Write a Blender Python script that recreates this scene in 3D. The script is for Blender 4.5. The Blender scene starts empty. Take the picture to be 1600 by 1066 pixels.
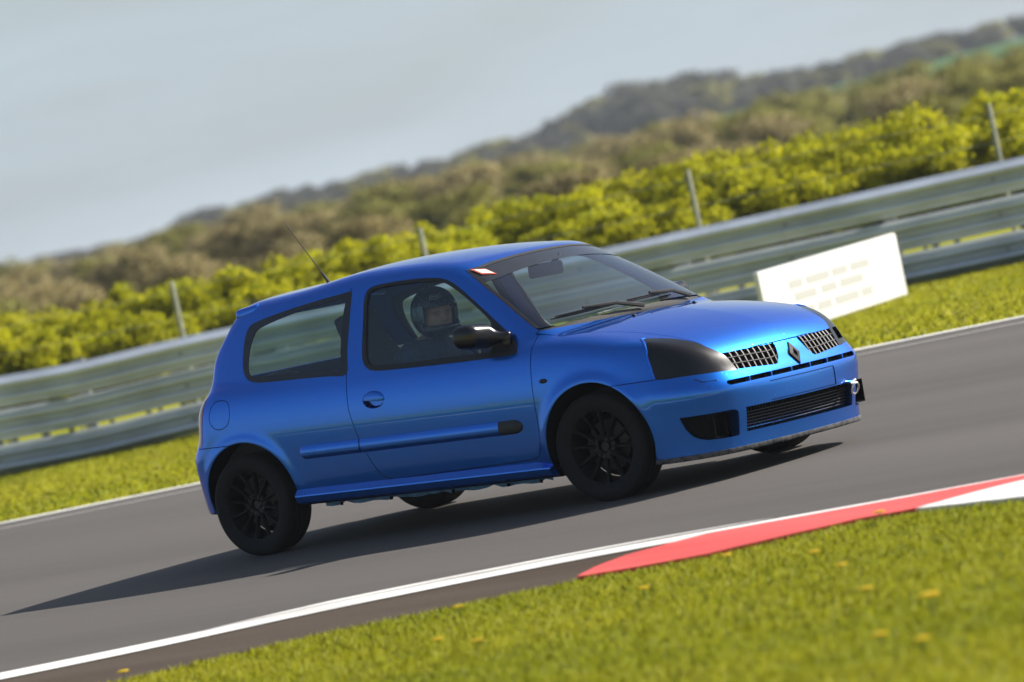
import bpy, bmesh, math, random
import numpy as np
from mathutils import Matrix, Vector

random.seed(7)
rng = np.random.default_rng(11)
S = bpy.context.scene
COL = S.collection

# ------------------------------------------------------------------ camera
FPX = 7294.63                       # focal length in pixels of a 1600 px wide frame
YAW, CAM_H, ROLL, DIST = math.radians(40.679), 1.6312, math.radians(12.266), 25.0
TX, TY = 783.888, 614.717           # where the aim point falls in the 1600x1066 frame
cam_pos = np.array([1.24 + DIST * math.sin(YAW), -DIST * math.cos(YAW), CAM_H])
aim = np.array([1.24, 0, 0.6])
fw = (aim - cam_pos) / np.linalg.norm(aim - cam_pos)
rt = np.cross(fw, [0, 0, 1]); rt /= np.linalg.norm(rt)
up = np.cross(rt, fw)
img_r = rt * math.cos(ROLL) - up * math.sin(ROLL)
img_u = rt * math.sin(ROLL) + up * math.cos(ROLL)
cd = bpy.data.cameras.new('camera')
cam = bpy.data.objects.new('camera', cd); COL.objects.link(cam)
M = Matrix.Identity(4)
for i in range(3):
    M[i][0], M[i][1], M[i][2], M[i][3] = img_r[i], img_u[i], -fw[i], cam_pos[i]
cam.matrix_world = M
cd.sensor_width = 36.0
cd.lens = FPX / 1600 * 36.0
cd.shift_x = -(TX - 800) / 1600
cd.shift_y = (TY - 533) / 1600
cd.clip_start, cd.clip_end = 0.5, 6000
cd.dof.use_dof = True
cd.dof.focus_distance = 24.6
cd.dof.aperture_fstop = 2.5
S.camera = cam
VF = np.array([-0.6518, 0.7584]); VR = np.array([0.7584, 0.6518])   # view direction and right, on the ground

# ------------------------------------------------------------------ sky, sun, exposure
SUN = np.array([0.66, 1.05, 1.0]); SUN /= np.linalg.norm(SUN)
sun_el = math.asin(SUN[2]); sun_az = math.atan2(SUN[0], SUN[1])     # clockwise from +Y
W = bpy.data.worlds.new('World'); S.world = W; W.use_nodes = True
nt = W.node_tree; nt.nodes.clear()
N = nt.nodes.new
out = N('ShaderNodeOutputWorld'); bg = N('ShaderNodeBackground')
sky = N('ShaderNodeTexSky'); sky.sky_type = 'NISHITA'; sky.sun_disc = False
sky.sun_elevation = sun_el; sky.sun_rotation = sun_az
sky.altitude = 50; sky.air_density = 1.0; sky.dust_density = 2.6; sky.ozone_density = 1.6
tc = N('ShaderNodeTexCoord'); mp = N('ShaderNodeMapping'); mp.inputs['Scale'].default_value = (1.0, 1.0, 7.0)
mp.inputs['Rotation'].default_value = (0.0, 0.05, 0.6)
nz = N('ShaderNodeTexNoise'); nz.inputs['Scale'].default_value = 5.5; nz.inputs['Detail'].default_value = 6; nz.inputs['Roughness'].default_value = 0.55
rmp = N('ShaderNodeValToRGB'); rmp.color_ramp.elements[0].position = 0.36; rmp.color_ramp.elements[1].position = 0.68
rmp.color_ramp.elements[0].color = (0.62, 0.62, 0.62, 1); rmp.color_ramp.elements[1].color = (0.95, 0.95, 0.95, 1)
mixc = N('ShaderNodeMixRGB'); mixc.inputs['Color2'].default_value = (4.5, 5.35, 6.0, 1)
L = nt.links.new
L(tc.outputs['Generated'], mp.inputs['Vector']); L(mp.outputs[0], nz.inputs['Vector']); L(nz.outputs['Fac'], rmp.inputs[0])
sepw = N('ShaderNodeSeparateXYZ'); L(tc.outputs['Generated'], sepw.inputs[0])
elr = N('ShaderNodeMapRange'); elr.interpolation_type = 'SMOOTHSTEP'
elr.inputs['From Min'].default_value = 0.0; elr.inputs['From Max'].default_value = 0.30; elr.inputs['To Min'].default_value = 1.0; elr.inputs['To Max'].default_value = 0.09
L(sepw.outputs['Z'], elr.inputs['Value'])
mul = N('ShaderNodeMath'); mul.operation = 'MULTIPLY'; L(rmp.outputs[0], mul.inputs[0]); L(elr.outputs[0], mul.inputs[1])
L(mul.outputs[0], mixc.inputs['Fac']); L(sky.outputs[0], mixc.inputs['Color1'])
L(mixc.outputs[0], bg.inputs['Color']); bg.inputs['Strength'].default_value = 0.062
L(bg.outputs[0], out.inputs[0])
sd = bpy.data.lights.new('sun', 'SUN'); sd.energy = 4.4; sd.angle = math.radians(0.6); sd.color = (1.0, 0.95, 0.87)
so = bpy.data.objects.new('sun', sd); COL.objects.link(so)
so.rotation_euler = Vector(SUN).to_track_quat('Z', 'Y').to_euler()
S.view_settings.view_transform = 'Standard'
S.view_settings.look = 'None'
S.view_settings.exposure = 0.98
S.view_settings.gamma = 1.0
S.cycles.max_bounces = 10; S.cycles.transparent_max_bounces = 24
S.cycles.caustics_reflective = False; S.cycles.caustics_refractive = False
S.cycles.use_denoising = True

# ------------------------------------------------------------------ helpers
def link(o, parent=None):
    COL.objects.link(o)
    if parent is not None:
        o.parent = parent
    return o
def empty(name, loc=(0, 0, 0), parent=None):
    o = bpy.data.objects.new(name, None); o.location = loc; o.empty_display_size = 0.1
    return link(o, parent)
def tag(o, label=None, cat=None, group=None, kind=None):
    if label: o['label'] = label
    if cat: o['category'] = cat
    if group: o['group'] = group
    if kind: o['kind'] = kind
    return o
def npmesh(name, V, F, mats, normals=None, smooth=True, midx=None):
    """V (n,3), F (m,k) with k = 3 or 4, or a list of faces"""
    me = bpy.data.meshes.new(name)
    if isinstance(F, np.ndarray):
        k = F.shape[1]; m = len(F)
        me.vertices.add(len(V)); me.vertices.foreach_set('co', np.ascontiguousarray(V, np.float32).ravel())
        me.loops.add(m * k); me.loops.foreach_set('vertex_index', np.ascontiguousarray(F, np.int32).ravel())
        me.polygons.add(m)
        me.polygons.foreach_set('loop_start', np.arange(0, m * k, k, dtype=np.int32))
        me.update(calc_edges=True)
    else:
        me.from_pydata([tuple(v) for v in V], [], F)
    if smooth:
        me.polygons.foreach_set('use_smooth', np.ones(len(me.polygons), bool))
    for mt in (mats if isinstance(mats, (list, tuple)) else [mats]):
        me.materials.append(mt)
    if midx is not None:
        me.polygons.foreach_set('material_index', np.ascontiguousarray(midx, np.int32))
    me.validate(clean_customdata=False)
    me.update()
    if normals is not None and len(normals) == len(me.vertices):
        me.normals_split_custom_set_from_vertices(np.ascontiguousarray(normals, np.float64))
    return me
def obj(name, me, parent=None):
    return link(bpy.data.objects.new(name, me), parent)
def bmobj(name, bm, mat, parent=None, smooth=True, angle=None):
    me = bpy.data.meshes.new(name); bmesh.ops.recalc_face_normals(bm, faces=bm.faces)
    bm.to_mesh(me); bm.free()
    for mt in (mat if isinstance(mat, (list, tuple)) else [mat]):
        me.materials.append(mt)
    if smooth:
        me.polygons.foreach_set('use_smooth', np.ones(len(me.polygons), bool))
        me.set_sharp_from_angle(angle=math.radians(angle or 35))
    return obj(name, me, parent)
def bm_box(bm, c, s, bevel=0.0, rot=None):
    r = bmesh.ops.create_cube(bm, size=1.0)
    vs = r['verts']
    bmesh.ops.scale(bm, vec=s, verts=vs)
    if bevel > 0:
        es = list({e for v in vs for e in v.link_edges})
        rb = bmesh.ops.bevel(bm, geom=es, offset=bevel, segments=2, affect='EDGES', profile=0.7)
        vs = list({v for f in rb['faces'] for v in f.verts} | {v for v in vs if v.is_valid})
    if rot is not None:
        bmesh.ops.rotate(bm, cent=(0, 0, 0), matrix=rot, verts=vs)
    bmesh.ops.translate(bm, vec=c, verts=vs)
    return vs
def tube(bm, pts, rad, seg=8, caps=True):
    """swept tube with a radius per point"""
    pts = [Vector(p) for p in pts]
    if not isinstance(rad, (list, tuple)): rad = [rad] * len(pts)
    rings = []; prev = None
    for i, p in enumerate(pts):
        d = (pts[min(i + 1, len(pts) - 1)] - pts[max(i - 1, 0)])
        if d.length < 1e-9: d = Vector((0, 0, 1))
        d.normalize()
        a = prev if prev is not None else (Vector((0, 0, 1)) if abs(d.z) < 0.9 else Vector((1, 0, 0)))
        u = (a - d * a.dot(d)).normalized(); w = d.cross(u); prev = u
        rings.append([bm.verts.new(p + (u * math.cos(t) + w * math.sin(t)) * rad[i]) for t in [2 * math.pi * k / seg for k in range(seg)]])
    for a, b in zip(rings, rings[1:]):
        for k in range(seg):
            bm.faces.new((a[k], a[(k + 1) % seg], b[(k + 1) % seg], b[k]))
    if caps:
        bm.faces.new(rings[0][::-1]); bm.faces.new(rings[-1])
def lathe(prof, seg=64, axis='y', close=False):
    """prof: list of (radius, offset along axis); returns V, F quads"""
    n = len(prof); V = []; F = []
    for k in range(seg):
        t = 2 * math.pi * k / seg
        for r, o in prof:
            V.append((r * math.cos(t), o, r * math.sin(t)))
    for k in range(seg):
        k2 = (k + 1) % seg
        for i in range(n if close else n - 1):
            i2 = (i + 1) % n
            F.append((k * n + i, k * n + i2, k2 * n + i2, k2 * n + i))
    return np.array(V), np.array(F)

# ------------------------------------------------------------------ materials
def mat(name):
    m = bpy.data.materials.new(name); m.use_nodes = True
    b = m.node_tree.nodes['Principled BSDF']
    return m, m.node_tree, b
def setp(b, **k):
    for n, v in k.items():
        b.inputs[n.replace('_', ' ')].default_value = v
def simple(name, col, rough=0.5, metal=0.0, var=0.0, scale=20, bump=0.0, coat=0.0, spec=0.5, bscale=None):
    m, t, b = mat(name)
    setp(b, Base_Color=(*col, 1), Roughness=rough, Metallic=metal, Coat_Weight=coat)
    b.inputs['Specular IOR Level'].default_value = spec
    tcx = t.nodes.new('ShaderNodeTexCoord')
    if var > 0:
        n = t.nodes.new('ShaderNodeTexNoise'); n.inputs['Scale'].default_value = scale; n.inputs['Detail'].default_value = 5
        t.links.new(tcx.outputs['Object'], n.inputs['Vector'])
        r = t.nodes.new('ShaderNodeValToRGB')
        r.color_ramp.elements[0].position = 0.3; r.color_ramp.elements[1].position = 0.7
        r.color_ramp.elements[0].color = (*[c * (1 - var) for c in col], 1)
        r.color_ramp.elements[1].color = (*[min(1, c * (1 + var)) for c in col], 1)
        t.links.new(n.outputs['Fac'], r.inputs[0]); t.links.new(r.outputs[0], b.inputs['Base Color'])
        rr = t.nodes.new('ShaderNodeMapRange'); rr.inputs['To Min'].default_value = max(0.02, rough - 0.08); rr.inputs['To Max'].default_value = min(1, rough + 0.1)
        t.links.new(n.outputs['Fac'], rr.inputs['Value']); t.links.new(rr.outputs[0], b.inputs['Roughness'])
    if bump > 0:
        n2 = t.nodes.new('ShaderNodeTexNoise'); n2.inputs['Scale'].default_value = bscale or scale * 6; n2.inputs['Detail'].default_value = 4
        t.links.new(tcx.outputs['Object'], n2.inputs['Vector'])
        bu = t.nodes.new('ShaderNodeBump'); bu.inputs['Strength'].default_value = bump; bu.inputs['Distance'].default_value = 0.01
        t.links.new(n2.outputs['Fac'], bu.inputs['Height']); t.links.new(bu.outputs[0], b.inputs['Normal'])
    return m
def paint_mat():
    m, t, b = mat('blue metallic paint')
    setp(b, Metallic=0.9, Roughness=0.14, Coat_Weight=1.0, Coat_Roughness=0.02, Coat_IOR=1.52)
    tcx = t.nodes.new('ShaderNodeTexCoord')
    # fine flake sparkle
    v = t.nodes.new('ShaderNodeTexVoronoi'); v.inputs['Scale'].default_value = 900
    t.links.new(tcx.outputs['Object'], v.inputs['Vector'])
    rgb = t.nodes.new('ShaderNodeRGB'); rgb.outputs[0].default_value = (0.004, 0.190, 0.78, 1)
    b.inputs['Specular Tint'].default_value = (0.12, 0.30, 1.0, 1)
    mx = t.nodes.new('ShaderNodeMixRGB'); mx.blend_type = 'MULTIPLY'; mx.inputs['Fac'].default_value = 0.22
    t.links.new(rgb.outputs[0], mx.inputs['Color1']); t.links.new(v.outputs['Color'], mx.inputs['Color2'])
    sep = t.nodes.new('ShaderNodeSeparateXYZ'); t.links.new(tcx.outputs['Object'], sep.inputs[0])
    # thin patchy road film
    n = t.nodes.new('ShaderNodeTexNoise'); n.inputs['Scale'].default_value = 7; n.inputs['Detail'].default_value = 8; n.inputs['Roughness'].default_value = 0.7
    t.links.new(tcx.outputs['Object'], n.inputs['Vector'])
    mm = t.nodes.new('ShaderNodeMapRange'); mm.inputs['From Min'].default_value = 0.45; mm.inputs['From Max'].default_value = 0.85
    mm.inputs['To Max'].default_value = 0.10; t.links.new(n.outputs['Fac'], mm.inputs['Value'])
    # stone chips, mostly on the nose
    v2 = t.nodes.new('ShaderNodeTexVoronoi'); v2.inputs['Scale'].default_value = 26
    t.links.new(tcx.outputs['Object'], v2.inputs['Vector'])
    ch = t.nodes.new('ShaderNodeMath'); ch.operation = 'LESS_THAN'; ch.inputs[1].default_value = 0.07; t.links.new(v2.outputs['Distance'], ch.inputs[0])
    nose = t.nodes.new('ShaderNodeMapRange'); nose.inputs['From Min'].default_value = 3.02; nose.inputs['From Max'].default_value = 3.14
    t.links.new(sep.outputs['X'], nose.inputs['Value'])
    ch2 = t.nodes.new('ShaderNodeMath'); ch2.operation = 'MULTIPLY'; t.links.new(ch.outputs[0], ch2.inputs[0]); t.links.new(nose.outputs[0], ch2.inputs[1])
    ch3 = t.nodes.new('ShaderNodeMath'); ch3.operation = 'MULTIPLY'; ch3.inputs[1].default_value = 0.55; t.links.new(ch2.outputs[0], ch3.inputs[0])
    mx2 = t.nodes.new('ShaderNodeMixRGB'); mx2.inputs['Color2'].default_value = (0.16, 0.15, 0.14, 1)
    t.links.new(mm.outputs[0], mx2.inputs['Fac']); t.links.new(mx.outputs[0], mx2.inputs['Color1'])
    mx3 = t.nodes.new('ShaderNodeMixRGB'); mx3.inputs['Color2'].default_value = (0.4, 0.5, 0.62, 1)
    t.links.new(ch3.outputs[0], mx3.inputs['Fac']); t.links.new(mx2.outputs[0], mx3.inputs['Color1'])
    t.links.new(mx3.outputs[0], b.inputs['Base Color'])
    b2 = t.nodes.new('ShaderNodeBsdfPrincipled')         # second, broader flake lobe
    setp(b2, Metallic=0.85, Roughness=0.42, Coat_Weight=1.0, Coat_Roughness=0.025, Coat_IOR=1.52)
    b2.inputs['Specular Tint'].default_value = (0.12, 0.30, 1.0, 1)
    t.links.new(mx3.outputs[0], b2.inputs['Base Color'])
    ms = t.nodes.new('ShaderNodeMixShader'); ms.inputs[0].default_value = 0.42
    t.links.new(b.outputs[0], ms.inputs[1]); t.links.new(b2.outputs[0], ms.inputs[2]); t.links.new(ms.outputs[0], t.nodes['Material Output'].inputs[0])
    return m
def glass_mat(name, tint, refl=1.0, haze=0.0, hazecol=(0.2, 0.3, 0.35)):
    m = bpy.data.materials.new(name); m.use_nodes = True; t = m.node_tree; t.nodes.clear()
    o = t.nodes.new('ShaderNodeOutputMaterial'); tr = t.nodes.new('ShaderNodeBsdfTransparent'); gl = t.nodes.new('ShaderNodeBsdfGlossy')
    tr.inputs['Color'].default_value = (*tint, 1); gl.inputs['Roughness'].default_value = 0.02
    fr = t.nodes.new('ShaderNodeFresnel'); ge = t.nodes.new('ShaderNodeNewGeometry'); io = t.nodes.new('ShaderNodeMapRange'); io.inputs['To Min'].default_value = 1.6; io.inputs['To Max'].default_value = 0.625
    t.links.new(ge.outputs['Backfacing'], io.inputs['Value']); t.links.new(io.outputs[0], fr.inputs['IOR'])
    ml = t.nodes.new('ShaderNodeMath'); ml.operation = 'MULTIPLY'; ml.inputs[1].default_value = refl; ml.use_clamp = True
    mix = t.nodes.new('ShaderNodeMixShader')
    t.links.new(fr.outputs[0], ml.inputs[0]); t.links.new(ml.outputs[0], mix.inputs[0])
    base = tr.outputs[0]
    if haze > 0:                      # dust film, its bluish colour also painting in a veil of reflected sky
        df = t.nodes.new('ShaderNodeBsdfDiffuse'); df.inputs['Color'].default_value = (*hazecol, 1)
        m2 = t.nodes.new('ShaderNodeMixShader'); m2.inputs[0].default_value = haze
        t.links.new(tr.outputs[0], m2.inputs[1]); t.links.new(df.outputs[0], m2.inputs[2]); base = m2.outputs[0]
    t.links.new(base, mix.inputs[1]); t.links.new(gl.outputs[0], mix.inputs[2]); t.links.new(mix.outputs[0], o.inputs[0])
    return m
MAT = dict(
    paint=paint_mat(),
    glass=glass_mat('side glass', (0.70, 0.82, 0.82), 1.15, 0.05, (0.24, 0.36, 0.44)),
    wsglass=glass_mat('windscreen glass', (0.66, 0.77, 0.82), 1.35, 0.025, (0.2, 0.24, 0.42)),
    rubber=simple('black rubber seal', (0.012, 0.012, 0.013), 0.55, var=0.2),
    border=simple('dark ceramic border', (0.022, 0.024, 0.03), 0.12, var=0.1),
    black=simple('black textured plastic', (0.012, 0.012, 0.012), 0.5, var=0.25, scale=60, bump=0.05),
    satin=simple('satin black paint', (0.005, 0.005, 0.006), 0.21, var=0.1, scale=14),
    gap=simple('shut line seal', (0.004, 0.004, 0.006), 0.9, spec=0.1),
    dark=simple('dark underside', (0.005, 0.005, 0.006), 0.9, spec=0.1),
    tyre=simple('tyre rubber', (0.009, 0.009, 0.010), 0.7, var=0.3, scale=30, bump=0.05, spec=0.22),
    rim=simple('black wheel paint', (0.011, 0.011, 0.013), 0.34, var=0.3, scale=25, spec=0.4),
    spoke=simple('matt black spoke', (0.005, 0.005, 0.006), 0.5, spec=0.2),
    iron=simple('brake iron', (0.030, 0.028, 0.027), 0.5, 0.6, var=0.3, scale=40),
    chrome=simple('dull grille chrome', (0.34, 0.35, 0.37), 0.28, 0.9, var=0.1),
    barmetal=simple('dark grille bar', (0.09, 0.09, 0.095), 0.4, 0.5),
    badge=simple('dark badge metal', (0.010, 0.010, 0.012), 0.6, spec=0.25),
    steel=simple('bright steel', (0.75, 0.74, 0.72), 0.22, 1.0),
    lip=simple('scuffed grey lip', (0.085, 0.085, 0.085), 0.7, var=0.75, scale=34, bump=0.2),
    sillsteel=simple('light blue floor flange', (0.10, 0.26, 0.42), 0.4, 0.3, var=0.3),
    red=simple('red lamp lens', (0.35, 0.02, 0.02), 0.1, coat=1.0),
    interior=simple('grey cabin trim', (0.030, 0.034, 0.042), 0.75, var=0.2, scale=30),
    seat=simple('black seat cloth', (0.020, 0.022, 0.028), 0.85, var=0.3, scale=50, bump=0.1),
    sticker=simple('white sticker', (0.75, 0.72, 0.68), 0.5), stickerred=simple('red sticker edge', (0.65, 0.10, 0.06), 0.5),
    grey=simple('pale grey print', (0.35, 0.37, 0.38), 0.6),
)

# ------------------------------------------------------------------ car body: one smooth master surface, cut into panels
class Spl:
    """natural cubic spline, linear beyond ends"""
    def __init__(s,pts):
        pts=np.array(pts,float);x,y=pts[:,0],pts[:,1];n=len(x);h=np.diff(x)
        A=np.zeros((n,n));b=np.zeros(n);A[0,0]=A[-1,-1]=1
        for i in range(1,n-1):
            A[i,i-1]=h[i-1];A[i,i]=2*(h[i-1]+h[i]);A[i,i+1]=h[i]
            b[i]=6*((y[i+1]-y[i])/h[i]-(y[i]-y[i-1])/h[i-1])
        m=np.linalg.solve(A,b);s.x,s.y,s.h,s.m=x,y,h,m
        s.s0=(y[1]-y[0])/h[0]-h[0]*(2*m[0]+m[1])/6
        s.s1=(y[-1]-y[-2])/h[-1]+h[-1]*(m[-2]+2*m[-1])/6
    def __call__(s,t):
        t=np.asarray(t,float)
        i=np.clip(np.searchsorted(s.x,t)-1,0,len(s.h)-1)
        tc=np.clip(t,s.x[0],s.x[-1])
        a=s.x[i+1]-tc;b=tc-s.x[i];h=s.h[i]
        v=(s.m[i]*a**3+s.m[i+1]*b**3)/(6*h)+(s.y[i]/h-s.m[i]*h/6)*a+(s.y[i+1]/h-s.m[i+1]*h/6)*b
        return v+np.where(t<s.x[0],(t-s.x[0])*s.s0,0)+np.where(t>s.x[-1],(t-s.x[-1])*s.s1,0)
def smax(a,b,r):
    h=np.maximum(r-np.abs(a-b),0)/r
    return np.maximum(a,b)+h*h*h*r/6
def smin(a,b,r): return -smax(-a,-b,r)
P_=Spl([(-.6,.772),(-.2,.795),(.3,.812),(.9,.82),(1.5,.822),(2.0,.818),(2.5,.81),(2.9,.79),(3.3,.76)])
Q_=Spl([(.12,.06),(.25,.035),(.35,.02),(.45,.008),(.55,.001),(.62,0),(.7,.006),(.78,.02),(.86,.043),(.94,.08),(1.05,.15)])
PG=Spl([(-.45,.67),(-.2,.705),(0,.732),(.4,.762),(.9,.776),(1.3,.774),(1.6,.764),(2.0,.742),(2.4,.715)])
XF=Spl([(.12,3.195),(.2,3.205),(.28,3.218),(.36,3.236),(.45,3.242),(.53,3.233),(.60,3.203),(.68,3.168),(.78,3.105),(.9,3.02)])
KF=Spl([(.2,.2),(.45,.2),(.54,.17),(.61,.22),(.7,.25),(.9,.26)])
ZH=Spl([(1.9,.955),(2.1,.955),(2.3,.945),(2.45,.932),(2.6,.91),(2.8,.87),(2.95,.825),(3.06,.775),(3.14,.72),(3.2,.66),(3.26,.58)])
ZR=Spl([(-.3,1.262),(-.1,1.305),(.1,1.325),(.45,1.352),(.75,1.385),(1.0,1.392),(1.3,1.383),(1.5,1.365),(1.7,1.338),(2.0,1.28)])
XR=Spl([(.1,-.50),(.25,-.53),(.42,-.548),(.5,-.545),(.58,-.50),(.68,-.475),(.78,-.435),(.85,-.375),(1.0,-.33),(1.15,-.235),(1.3,-.12),(1.4,-.04)])
ARF=(2.49,.315,.335,1.0); ARR=(.025,.262,.338,1.12)
def arch_d(x,z,c):
    return np.hypot(x-c[0],(z-c[1])*np.where(z>c[1],c[3],1.0))-c[2]
def f_side(x,a,z):
    s=P_(x)-Q_(z)
    for c,k in ((ARF,.016),(ARR,.010)):
        d=arch_d(x,z,c)
        s=s+k*np.exp(-((d-.005)/.04)**2)*np.clip((z-.1)/.2,0,1)
    # slight hollow between front door and arch
    return a-s
def f_green(x,a,z):
    t=z-.86
    t=.5*(t+np.sqrt(t*t+.0008))
    return (a-(PG(x)-.43*t-.14*t*t))/1.09
def f_front(x,a,z):
    return (x-(XF(z)-KF(z)*a*a-5.0*(.5*((a-.56)+np.sqrt((a-.56)**2+.012)))**2))/(1+.35*np.clip(z-.5,0,.5))
def f_hood(x,a,z):
    zc=ZH(x+.12*a*a)-.07*a*a-.02*np.sqrt(a*a+1e-4)
    # soft raised centre panel of the bonnet
    return (z-zc)/1.08
def f_rear(x,a,z):
    return ((XR(z)+.12*a*a+1.2*(.5*((a-.5)+np.sqrt((a-.5)**2+.01)))**2)-x)/(1+.2*np.clip(z-.5,0,.8))
def f_roof(x,a,z):
    return z-(ZR(x)-.095*a*a-.10*a**4)
def f_ws(x,a,z):
    t=np.clip((x-1.55)/.57,-.5,1.6)
    k=.62-.25*t
    xx=x+k*a*a
    zz=1.343-.622*(xx-1.665)+.022*np.sin(np.pi*np.clip((xx-1.665)/.65,-.3,1.3))
    return (z-zz)/1.18
def lower(x,a,z):
    f=smax(f_side(x,a,z),f_hood(x,a,z),.13)
    f=smax(f,f_front(x,a,z),.075)
    f=smax(f,f_rear(x,a,z),.12)
    return smax(f,.185-z,.03)
def green(x,a,z):
    top=smax(f_roof(x,a,z),f_ws(x,a,z),.03)
    f=smax(f_green(x,a,z),top,.085)
    f=smax(f,f_rear(x,a,z),.10)
    return smax(f,.8-z,.02)
def body(x,y,z):
    a=np.abs(y)
    return smin(lower(x,a,z),green(x,a,z),.03)

PITCH, BROLL, ZP = math.radians(2.212), math.radians(1.386), 0.3
def rotb(P):
    P = np.asarray(P, float); c, s = math.cos(PITCH), math.sin(PITCH)
    x = P[..., 0] * c + P[..., 2] * s; z = -P[..., 0] * s + P[..., 2] * c; y = P[..., 1]
    c, s = math.cos(BROLL), math.sin(BROLL)
    return np.stack([x, y * c + z * s, -y * s + z * c], -1)
PIV = np.array([1.24, 0, ZP])
def b2w(P): return rotb(np.asarray(P, float) - PIV) + PIV     # body leans on its springs: nose down, rolled outwards

def surface_nets(fn, lo, hi, h, half=False):
    xs = np.arange(lo[0], hi[0], h); zs = np.arange(lo[2], hi[2], h)
    ys = (-h / 2 + h * np.arange(int((hi[1]) / h) + 2)) if half else np.arange(lo[1], hi[1], h)
    f = np.stack([fn(np.full((len(ys), len(zs)), x), *np.meshgrid(ys, zs, indexing='ij')) for x in xs])
    ins = f < 0
    c = np.zeros(tuple(n - 1 for n in f.shape), np.int8)
    for d in np.ndindex(2, 2, 2):
        c += ins[d[0]:f.shape[0] - 1 + d[0], d[1]:f.shape[1] - 1 + d[1], d[2]:f.shape[2] - 1 + d[2]]
    act = np.argwhere((c > 0) & (c < 8)); idx = -np.ones(c.shape, np.int64); idx[tuple(act.T)] = np.arange(len(act))
    corners = np.array(list(np.ndindex(2, 2, 2)))
    val = np.stack([f[act[:, 0] + d[0], act[:, 1] + d[1], act[:, 2] + d[2]] for d in corners], 1)
    pos = np.zeros((len(act), 3)); cnt = np.zeros(len(act))
    for i in range(8):
        for j in range(i + 1, 8):
            if np.abs(corners[i] - corners[j]).sum() == 1:
                m = (val[:, i] < 0) != (val[:, j] < 0)
                t = np.where(m, val[:, i] / np.where(m, val[:, i] - val[:, j], 1), 0)
                pos += m[:, None] * (corners[i] + t[:, None] * (corners[j] - corners[i])); cnt += m
    V = np.array([xs[0], ys[0], zs[0]]) + h * (act + pos / cnt[:, None])
    F = []
    for ax in range(3):
        o = [k for k in range(3) if k != ax]
        sl0 = [slice(None)] * 3; sl1 = [slice(None)] * 3; sl0[ax] = slice(0, -1); sl1[ax] = slice(1, None)
        e = np.argwhere(ins[tuple(sl0)] != ins[tuple(sl1)])
        ok = np.all([(e[:, k] > 0) & (e[:, k] < f.shape[k] - 1) for k in o], 0); e = e[ok]
        q = []
        for da, db in ((0, 0), (1, 0), (1, 1), (0, 1)):
            k = e.copy(); k[:, o[0]] -= da; k[:, o[1]] -= db; q.append(idx[tuple(k.T)])
        q = np.stack(q, 1)
        flip = ins[tuple(e.T)] ^ (ax == 1)
        q[~flip] = q[~flip][:, ::-1]
        F.append(q)
    F = np.concatenate(F); F = F[(F >= 0).all(1)]
    if half: V[np.abs(V[:, 1]) < h * 0.45, 1] = 0
    return V, F[:, ::-1]
def grad(fn, V, e=1e-4):
    g = np.stack([fn(*(V + np.eye(3)[k] * e).T) - fn(*(V - np.eye(3)[k] * e).T) for k in range(3)], 1) / (2 * e)
    return g
def project(fn, V, it=4, lock=True):
    y0 = np.abs(V[:, 1]) < 1e-9
    for _ in range(it):
        g = grad(fn, V); st = fn(*V.T)[:, None] * g / np.maximum((g * g).sum(1, keepdims=True), 1e-6)
        n = np.linalg.norm(st, axis=1, keepdims=True); st *= np.minimum(1, 0.02 / np.maximum(n, 1e-9)); V = V - st
        if lock: V[y0, 1] = 0
    return V
def tri(F, V):
    a = np.linalg.norm(V[F[:, 0]] - V[F[:, 2]], axis=1) < np.linalg.norm(V[F[:, 1]] - V[F[:, 3]], axis=1)
    A = np.concatenate([F[a][:, [0, 1, 2]], F[a][:, [0, 2, 3]]]); B = np.concatenate([F[~a][:, [0, 1, 3]], F[~a][:, [1, 2, 3]]])
    return np.concatenate([A, B])
def cut(V, F, s):
    """split triangles along the zero line of the vertex values s"""
    s = np.where(np.abs(s) < 2e-5, 2e-5, s); sg = s > 0
    k = sg[F].sum(1); cr = (k == 1) | (k == 2)
    C = F[cr]; sc = sg[C]; lone = np.where(k[cr] == 1, sc.argmax(1), (~sc).argmax(1))
    r = np.arange(len(C)); v0, v1, v2 = C[r, lone], C[r, (lone + 1) % 3], C[r, (lone + 2) % 3]
    E = np.concatenate([np.stack([v0, v1], 1), np.stack([v0, v2], 1)]); E.sort(1)
    if len(E) == 0: return V, F
    U, inv = np.unique(E, axis=0, return_inverse=True); inv = inv.ravel()
    t = s[U[:, 0]] / (s[U[:, 0]] - s[U[:, 1]])
    NV = V[U[:, 0]] + t[:, None] * (V[U[:, 1]] - V[U[:, 0]])
    m01, m02 = len(V) + inv[:len(C)], len(V) + inv[len(C):]
    nf = np.concatenate([np.stack([v0, m01, m02], 1), np.stack([m01, v1, v2], 1), np.stack([m01, v2, m02], 1)])
    return np.concatenate([V, NV]), np.concatenate([F[~cr], nf])
def spline_loop(P, n=5):
    P = np.array(P, float); out_ = []
    N_ = len(P)
    for i in range(N_):
        a, b, c, d = P[i - 1], P[i], P[(i + 1) % N_], P[(i + 2) % N_]
        for t in np.arange(n) / n:
            out_.append(0.5 * (2 * b + (c - a) * t + (2 * a - 5 * b + 4 * c - d) * t * t + (3 * b - a - 3 * c + d) * t ** 3))
    return np.array(out_)
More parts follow.
